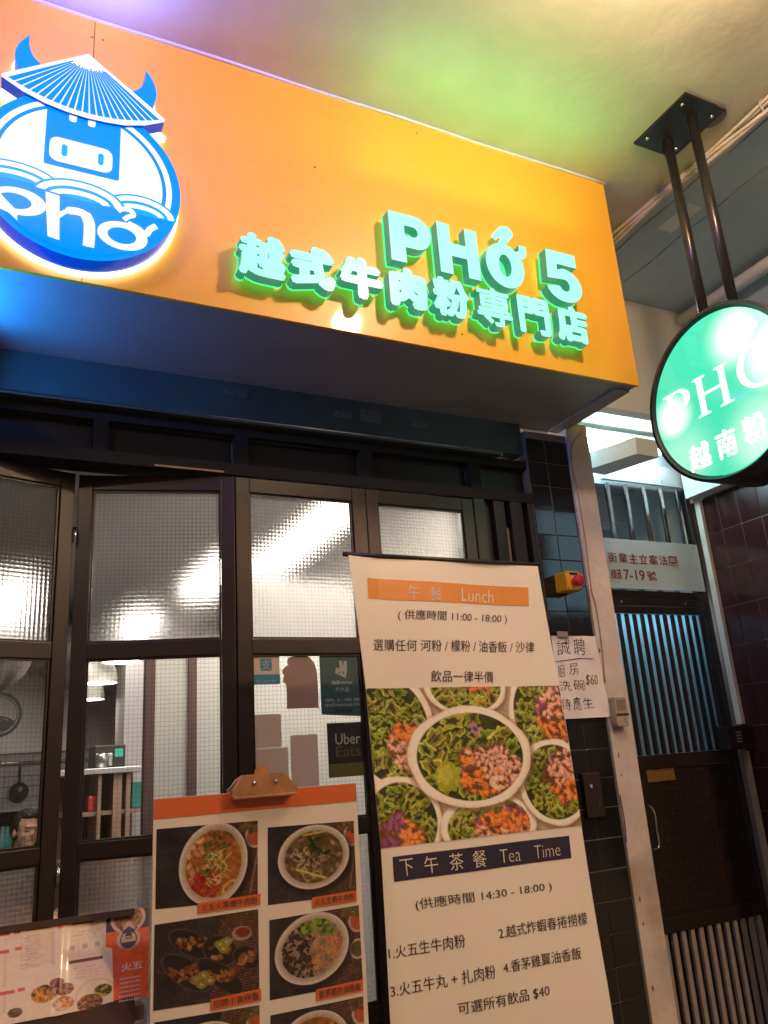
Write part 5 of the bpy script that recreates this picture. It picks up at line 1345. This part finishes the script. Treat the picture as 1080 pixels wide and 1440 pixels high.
# wall logo ring, hanging pan, hooks
LC = atY(-3, 1005, BYY - .01)
wo = thing('wall_emblem', 'blue ring emblem with waves painted on the white back wall, cut by the photo edge', 'emblem')
RN = lambda u, v, d: (LC.x + u, BYY - .004 + d, LC.z + v)
MB().poly([circ(0, 0, .185, n=48), circ(0, 0, .160, n=48)], RN, 0, .003).build('outer_ring', M['navy'], wo); MB().poly([circ(0, 0, .150, n=48), circ(0, 0, .143, n=48)], RN, 0, .003).build('inner_ring', M['navy'], wo)
MB().poly([arc(0, 0, .142, .142, 200, 340, 24)], RN, 0, .003).build('lower_field', M['navy'], wo)
for r in (.11, .08): MB().poly([arc(.02, -.09, r, r * .7, 0, 180, 16) + arc(.02, -.09, r * .85, r * .55, 180, 0, 16)], RN, -.001, .002).build('wave', M['navy'], wo)
pn = thing('hanging_pan', 'dark round pan hanging on the grey tiles of the back wall', 'pan')
p = atY(27, 1108, BYY - .05); MB().lathe([(0, -.03), (.06, -.028), (.075, 0), (.07, .004), (0, .004)], (p.x, p.y, p.z - .03), 'y', 24).build('bowl', M['gate'], pn)
MB().tube([(p.x, p.y, p.z + .04), (p.x, p.y + .01, p.z + .17)], .009, 8).build('handle', M['gate'], pn)
sr = thing('utensil_rail', 'steel rail under the tile band on the back wall', 'rail')
MB().tube([(-1, BYY - .05, p.z + .20), (1.2, BYY - .05, p.z + .20)], .006, 8).build('rod', M['steel'], sr)
# lumpy foil duct across the ceiling
for k_, (path, rad, lab) in enumerate((([(-1.9, 5.1, 2.52), (-1.0, 5.0, 2.42), (-.4, 4.85, 2.34), (.06, 4.75, 2.20), (.22, 4.75, 2.13)], .17, 'grey lumpy foil duct over the seated man'), ([(.45, 6.9, 2.62), (.80, 6.85, 2.46), (1.05, 6.8, 2.48), (1.5, 6.6, 2.62)], .26, 'grey lumpy foil duct behind the pendant lamps'))):
    pth = bez(path, 9); mb = MB(); rs_ = [rad * (1 + .12 * math.sin(i * 1.9) + .08 * math.sin(i * .7 + 1)) * (1 if i < len(pth) - 4 else (len(pth) - i) / 4.5 + .1) for i in range(len(pth))]
    mb.tube(pth, rs_, 20); mb.v = [(x + .018 * math.sin(z * 31 + y * 17), y, z + .022 * math.sin(x * 23 + y * 19) + .012 * math.sin(x * 57)) for x, y, z in mb.v]
    tag(mb.build('ceiling_duct', M['duct']), lab, 'duct')
# pendant lamps
for (x, y, Y, r, lab) in ((140.5, 961, 5.2, .100, 'white dome pendant lamp, largest and in front'), (171, 931, 4.85, .108, 'white dome pendant lamp, highest, cut by the door rail'), (126, 984, 6.5, .105, 'white dome pendant lamp, smallest and lowest')):
    p = atY(x, y, Y); t_ = thing('pendant_lamp', lab, 'pendant lamp', 'pendant lamps inside the shop', tuple(p))
    o = MB().lathe([(r, 0), (r * 1.0, r * .35), (r * .93, r * .8), (r * .72, r * 1.2), (r * .40, r * 1.42), (.02, r * 1.5), (.018, r * 1.7), (0, r * 1.72)], (0, 0, 0), 'z', 28).build('lamp_shade', M['lamp_white'], t_)
    MB().lathe([(0, .010), (r * .93, .010), (r * .93, .016), (0, .016)], (0, 0, 0), 'z', 24).build('bulb', M['bulb'], t_)
    MB().tube([(0, 0, r * 1.7), (0, 0, 2.80 - p.z)], .004, 6).build('cord', M['black_metal'], t_)
# ceiling strip lights (fittings under the shop ceiling; the last one is added)
for xa, y0_, y1_, lab in ((1.27, 2.68, 3.85, 'bright strip light blurred by the third door pane'), (1.06, 3.75, 4.45, 'bright strip light blurred at the lower right of the second door pane'),
                         (.93, 5.25, 6.10, 'strip light blurred at the foot of the second door pane'), (.13, 4.35, 5.60, 'bright strip light blurred by the leftmost door pane')):
    t_ = thing('strip_light', lab, 'ceiling light', 'strip lights on the shop ceiling')
    bx('housing', M['lamp_white'], t_, xa - .08, xa + .08, y0_, y1_, 2.512, 2.56, bev=.004)
    bx('diffuser', M['ceil_light'], t_, xa - .075, xa + .075, y0_ + .01, y1_ - .01, 2.480, 2.5115, bev=.006)
    for y_ in (y0_ + .15, y1_ - .15): MB().tube([(xa, y_, 2.56), (xa, y_, 2.80)], .003, 6).build('suspension_wire', M['steel'], t_)
t_ = thing('strip_light', 'added unseen strip light brightening the white partition', 'ceiling light', 'strip lights on the shop ceiling')  # hidden above the rails, added to brighten the partition
bx('housing', M['lamp_white'], t_, .6, 1.95, 2.80, 2.98, 2.752, 2.795, bev=.004); bx('diffuser', M['added_front_light'], t_, .62, 1.93, 2.82, 2.96, 2.735, 2.7515, bev=.006)
# shelving behind the seated man
sh = thing('bottle_shelf', 'grey shelf of bottles behind the seated man', 'shelf')
c = q4(-40, 1143, 70, 1240, 6.4)
for z in (c[3] - .02, c[3] - .30): bx('shelf_board', M['counter_steel'], sh, c[0], c[1], 6.40, 6.7, z - .3, z - .28)
bx('back_board', M['brown_trim'], sh, c[0], c[1], 6.705, 6.72, .2, c[3]); bx('rim_board', M['counter_steel'], sh, c[0], c[1], 6.40, 6.70, c[3] - .012, c[3])
for i, (x, m_, lab) in enumerate(((3, 'panel_blue', 'pale blue bottle left of the seated man'), (10, 'sea_tone', 'teal bottle left of the seated man'), (62, 'panel_blue', 'pale blue bottle right of the seated man'))):
    p = atY(x, 1180, 6.45); z0 = c[3] - .30
    tag(MB().lathe([(0, 0), (.032, 0), (.034, .12), (.014, .17), (.013, .21), (0, .212)], (p.x, 6.5, c[3] - .32 + .001), 'z', 16).build('bottle', M[m_]), lab, 'bottle')
tb_ = thing('dining_table', 'small dark dining table in front of the seated man', 'table', loc=(.30, 5.05, 0))
bx('tabletop', M['shelf_brown'], tb_, -.45, .45, -.30, .30, .72, .75, bev=.006)
for sx in (-.4, .4):
    for sy in (-.25, .25): bx('leg', M['black_metal'], tb_, sx - .02, sx + .02, sy - .02, sy + .02, 0, .719)
HP0 = atY(35.5, 1168, 5.95)
st = thing('stool', 'plain stool under the seated man', 'stool', loc=(HP0.x + .02, 6.03, 0))
MB().lathe([(0, .43), (.17, .43), (.175, .445), (.17, .46), (0, .46)], (0, 0, 0), 'z', 24).build('seat', M['shelf_brown'], st)
for k_ in range(4): a = math.pi / 4 + k_ * math.pi / 2; MB().tube([(.13 * math.cos(a), .13 * math.sin(a), .43), (.17 * math.cos(a), .17 * math.sin(a), 0)], .012, 8).build('leg', M['black_metal'], st)

# ------------------------------------------------------------------ the seated man (head and shoulders show through the pane)
HP = atY(35.5, 1168, 5.95)
ps = thing('person', 'seated man with short black hair looking down, seen through the leftmost door', 'person', loc=(HP.x, HP.y, 0)); ps.rotation_euler.z = math.radians(20)
hz = HP.z


def ellips(mb, c, r, nu=20, nv=14, fn=None):
    vs = []; fs = []
    for j in range(nv + 1):
        t = math.pi * j / nv
        for i in range(nu):
            a = 2 * math.pi * i / nu; p = Vector((math.sin(t) * math.cos(a), math.sin(t) * math.sin(a), math.cos(t)))
            q_ = Vector((c[0] + p.x * r[0], c[1] + p.y * r[1], c[2] + p.z * r[2])); vs.append(fn(q_) if fn else q_)
    for j in range(nv):
        for i in range(nu): a = j * nu + i; b = j * nu + (i + 1) % nu; fs.append((a, b, b + nu, a + nu))
    mb.add(vs, fs, 0, True)


def remeshed(mb, name, m, par, vox=.006):
    o = mb.build(name, m, par); md = o.modifiers.new('r', 'REMESH'); md.mode = 'VOXEL'; md.voxel_size = vox; md.use_smooth_shade = True
    s_ = o.modifiers.new('s', 'SMOOTH'); s_.iterations = 4; s_.factor = .5
    dg = bpy.context.evaluated_depsgraph_get(); dg.update(); me = bpy.data.meshes.new_from_object(o.evaluated_get(dg)); o.modifiers.clear(); o.data = me
    me.materials.clear(); me.materials.append(m); return o


body = MB()           # head, neck, torso, arms, thighs and shins in one skin; faces -y
nod = lambda v: Vector((v.x, v.y - (v.z - (hz - .12)) * .22, v.z))
ellips(body, (0, .012, hz + .035), (.074, .092, .085), fn=nod)                 # skull
ellips(body, (0, -.022, hz - .030), (.060, .066, .082), fn=nod)                # face and jaw
ellips(body, (0, -.088, hz - .020), (.0125, .018, .020), fn=nod)              # nose
ellips(body, (0, -.080, hz - .008), (.008, .014, .028), fn=nod)
ellips(body, (0, -.072, hz - .083), (.024, .018, .018), fn=nod)               # chin
ellips(body, (0, -.078, hz + .024), (.046, .014, .010), fn=nod)               # brow ridge
for s_ in (-1, 1):
    ellips(body, (s_ * .076, .010, hz - .010), (.010, .018, .030), fn=nod); ellips(body, (s_ * .034, -.066, hz - .030), (.020, .018, .018), fn=nod)
body.tube([(0, .02, hz - .05), (0, .035, hz - .12), (0, .05, hz - .19)], [.050, .052, .066], 16)
body.tube([(0, .05, hz - .17), (0, .06, hz - .28), (0, .06, hz - .5), (0, .04, hz - .68), (0, .02, hz - .78)], [.075, .15, .15, .135, .15], 20)
for s_ in (-1, 1):
    body.tube([(s_ * .10, .05, hz - .22), (s_ * .19, .05, hz - .25), (s_ * .215, .02, hz - .42), (s_ * .22, -.02, hz - .52)], [.06, .058, .045, .04], 14)
    body.tube([(s_ * .22, -.02, hz - .51), (s_ * .18, -.14, hz - .50), (s_ * .10, -.27, hz - .495)], [.041, .036, .026], 12)
    ellips(body, (s_ * .075, -.31, hz - .495), (.040, .048, .018))
    for f_ in range(4): body.tube([(s_ * (.055 + f_ * .016) - s_ * .0, -.34, hz - .495), (s_ * (.045 + f_ * .016), -.372, hz - .500), (s_ * (.04 + f_ * .015), -.39 + .006 * abs(f_ - 1.5), hz - .512)], [.009, .008, .007], 8)
    body.tube([(s_ * .045, -.29, hz - .49), (s_ * .020, -.315, hz - .493), (s_ * .008, -.338, hz - .50)], [.011, .009, .008], 8)
    body.tube([(s_ * .09, .02, .50), (s_ * .12, -.20, .52), (s_ * .13, -.42, .50)], [.085, .075, .06], 14)
    body.tube([(s_ * .13, -.42, .50), (s_ * .13, -.41, .28), (s_ * .13, -.40, .08)], [.058, .052, .038], 12); body.tube([(s_ * .13, -.38, .045), (s_ * .135, -.50, .035), (s_ * .138, -.60, .03)], [.04, .04, .028], 10)
bo = remeshed(body, 'body', M['skin'], ps)
hr = MB(); ellips(hr, (0, .030, hz + .052), (.081, .090, .084), fn=nod); ellips(hr, (0, -.042, hz + .088), (.058, .034, .024), fn=nod); ellips(hr, (.02, -.052, hz + .080), (.046, .022, .016), fn=nod); ellips(hr, (0, .07, hz - .01), (.066, .045, .07), fn=nod)
for s_ in (-1, 1): ellips(hr, (s_ * .070, -.004, hz + .030), (.010, .024, .034), fn=nod)
hr.v = [(x + .003 * math.sin(y * 170 + z * 60), y, z + .003 * math.sin(x * 190 + y * 40)) for x, y, z in hr.v]; remeshed(hr, 'hair', M['hair'], ps, .005)
for s_ in (-1, 1):
    stroke(MB(), [tuple(p_) for p_ in ((s_ * .016, hz + .020), (s_ * .032, hz + .026), (s_ * .050, hz + .018))], [.005, .008, .004], lambda u, v, d: tuple(nod(Vector((u, -.0925 + abs(u) * .28 + d, v)))), 0, .006).build('eyebrow', M['hair'], ps)
    stroke(MB(), [(s_ * .019, hz - .001), (s_ * .031, hz - .005), (s_ * .044, hz - .001)], [.003, .005, .003], lambda u, v, d: tuple(nod(Vector((u, -.0885 + abs(u) * .34 + d, v)))), 0, .006).build('eyelid', M['hair'], ps)
stroke(MB(), [(-.024, hz - .056), (0, hz - .052), (.024, hz - .056)], [.004, .009, .004], lambda u, v, d: tuple(nod(Vector((u, -.092 + abs(u) * .3 + d, v)))), 0, .008).build('mouth', M['lip'], ps)
sh_ = MB(); sh_.tube([(0, .05, hz - .165), (0, .06, hz - .28), (0, .06, hz - .5), (0, .04, hz - .70)], [.082, .162, .162, .15], 22)
for s_ in (-1, 1): sh_.tube([(s_ * .10, .05, hz - .225), (s_ * .195, .05, hz - .255), (s_ * .218, .025, hz - .42)], [.070, .070, .056], 16)
remeshed(sh_, 'shirt', M['shirt'], ps, .010)
tr_ = MB()
for s_ in (-1, 1): tr_.tube([(s_ * .09, .04, .50), (s_ * .12, -.20, .52), (s_ * .13, -.43, .50)], [.095, .084, .07], 14); tr_.tube([(s_ * .13, -.43, .51), (s_ * .13, -.41, .28), (s_ * .13, -.40, .10)], [.068, .060, .055], 14)
tr_.tube([(0, .04, hz - .70), (0, .03, .50)], [.15, .155], 18); remeshed(tr_, 'trousers', M['sticker_black'], ps, .012)

# ------------------------------------------------------------------ lamps out of view: right globe and vertical sign read off reflections, the rest added
def globe_lamp(p, st, col, r, lab):
    t_ = thing('globe_lamp', lab, 'lamp', 'globe lamps under the arcade ceiling', p)
    mb = MB(); ellips(mb, (0, 0, 0), (r, r, r), 20, 14); mb.build('glass_globe', emit('globe_glow', col, st), t_)
    MB().lathe([(0, r * .9), (r * .6, r * .9), (r * .6, r * 1.15), (.012, r * 1.2), (.012, CZ - p[2] - .012), (.05, CZ - p[2] - .010), (.05, CZ - p[2] - .001)], (0, 0, 0), 'z', 20).build('lamp_mount', M['lamp_white'], t_); return t_


globe_lamp((1.47, .85, 3.545), 330, (1.0, .70, .44), .065, 'warm globe lamp on the arcade ceiling to the right of the camera')
globe_lamp((-1.1, .25, 3.44), 260, (1.0, .74, .52), .065, 'added unseen warm globe lamp to the left of the camera')  # added for more warm light on sign and ceiling
nn = thing('added_blue_trough', 'added unseen blue lamp tinting the underside of the orange sign box', 'lamp')  # added out of view to tint the soffit blue
bx('trough', M['black_metal'], nn, -.30, -.045, 1.985, 2.261, 2.645, 2.655); bx('back_shield', M['black_metal'], nn, -.30, -.10, 2.262, 2.27, 2.645, 2.770)  # plates added to keep the blue light off the doors
bx('glow_face', emit('added_blue_face', (.01, .24, 1.0), 210), nn, -.290, -.236, 1.995, 2.255, 2.6555, 2.71)
bl = thing('added_blue_lamp', 'added unseen blue strip lamp tinting the ceiling and the left of the sign', 'lamp')  # added out of view to turn the sign's left part pink
bx('tray', M['black_metal'], bl, -.35, .30, .86, 1.145, 3.395, 3.402); bx('tray_back', M['black_metal'], bl, -.35, .30, .855, .86, 3.395, 3.58)  # tray added to block the blue light downwards
bx('blue_strip', emit('blue_strip_glow', (.10, .08, 1.0), 460), bl, -.33, .28, .93, .96, 3.50, 3.53, bev=.004)
for x in (-.3, .25): MB().tube([(x, .90, 3.40), (x, .90, CZ - .001)], .006, 8).build('hanger', M['black_metal'], bl)
sl = thing('added_street_lamp', 'added unseen street lamp warming the lower shopfront', 'street lamp', loc=(4.6, -5.2, 0))  # added behind the camera to light banner and menus warmly
MB().tube([(0, 0, 0), (0, 0, 4.6), (-.1, .25, 5.0), (-.3, .7, 5.15)], [.07, .045, .04, .035], 12).build('lamp_post', M['black_metal'], sl)
MB().box(-.50, -.14, .55, 1.15, 5.10, 5.20, bev=.03).build('lamp_head', M['black_metal'], sl)
MB().box(-.46, -.18, .60, 1.10, 5.085, 5.0985).build('lamp_lens', emit('sodium_lens', (1.0, .60, .34), 800), sl)
vs_ = thing('vertical_street_sign', 'tall pale blue lit box sign across the street, mirrored in the black tiles', 'street sign', loc=(6.7, -3.0, 0))
MB().box(-.42, .42, -.1, .1, 3.2, 5.0, bev=.03).build('light_box', emit('pale_blue_box', (.30, .52, .62), 3.0), vs_)
MB().tube([(0, 0, 0), (0, 0, 3.2)], .06, 12).build('post', M['black_metal'], vs_)
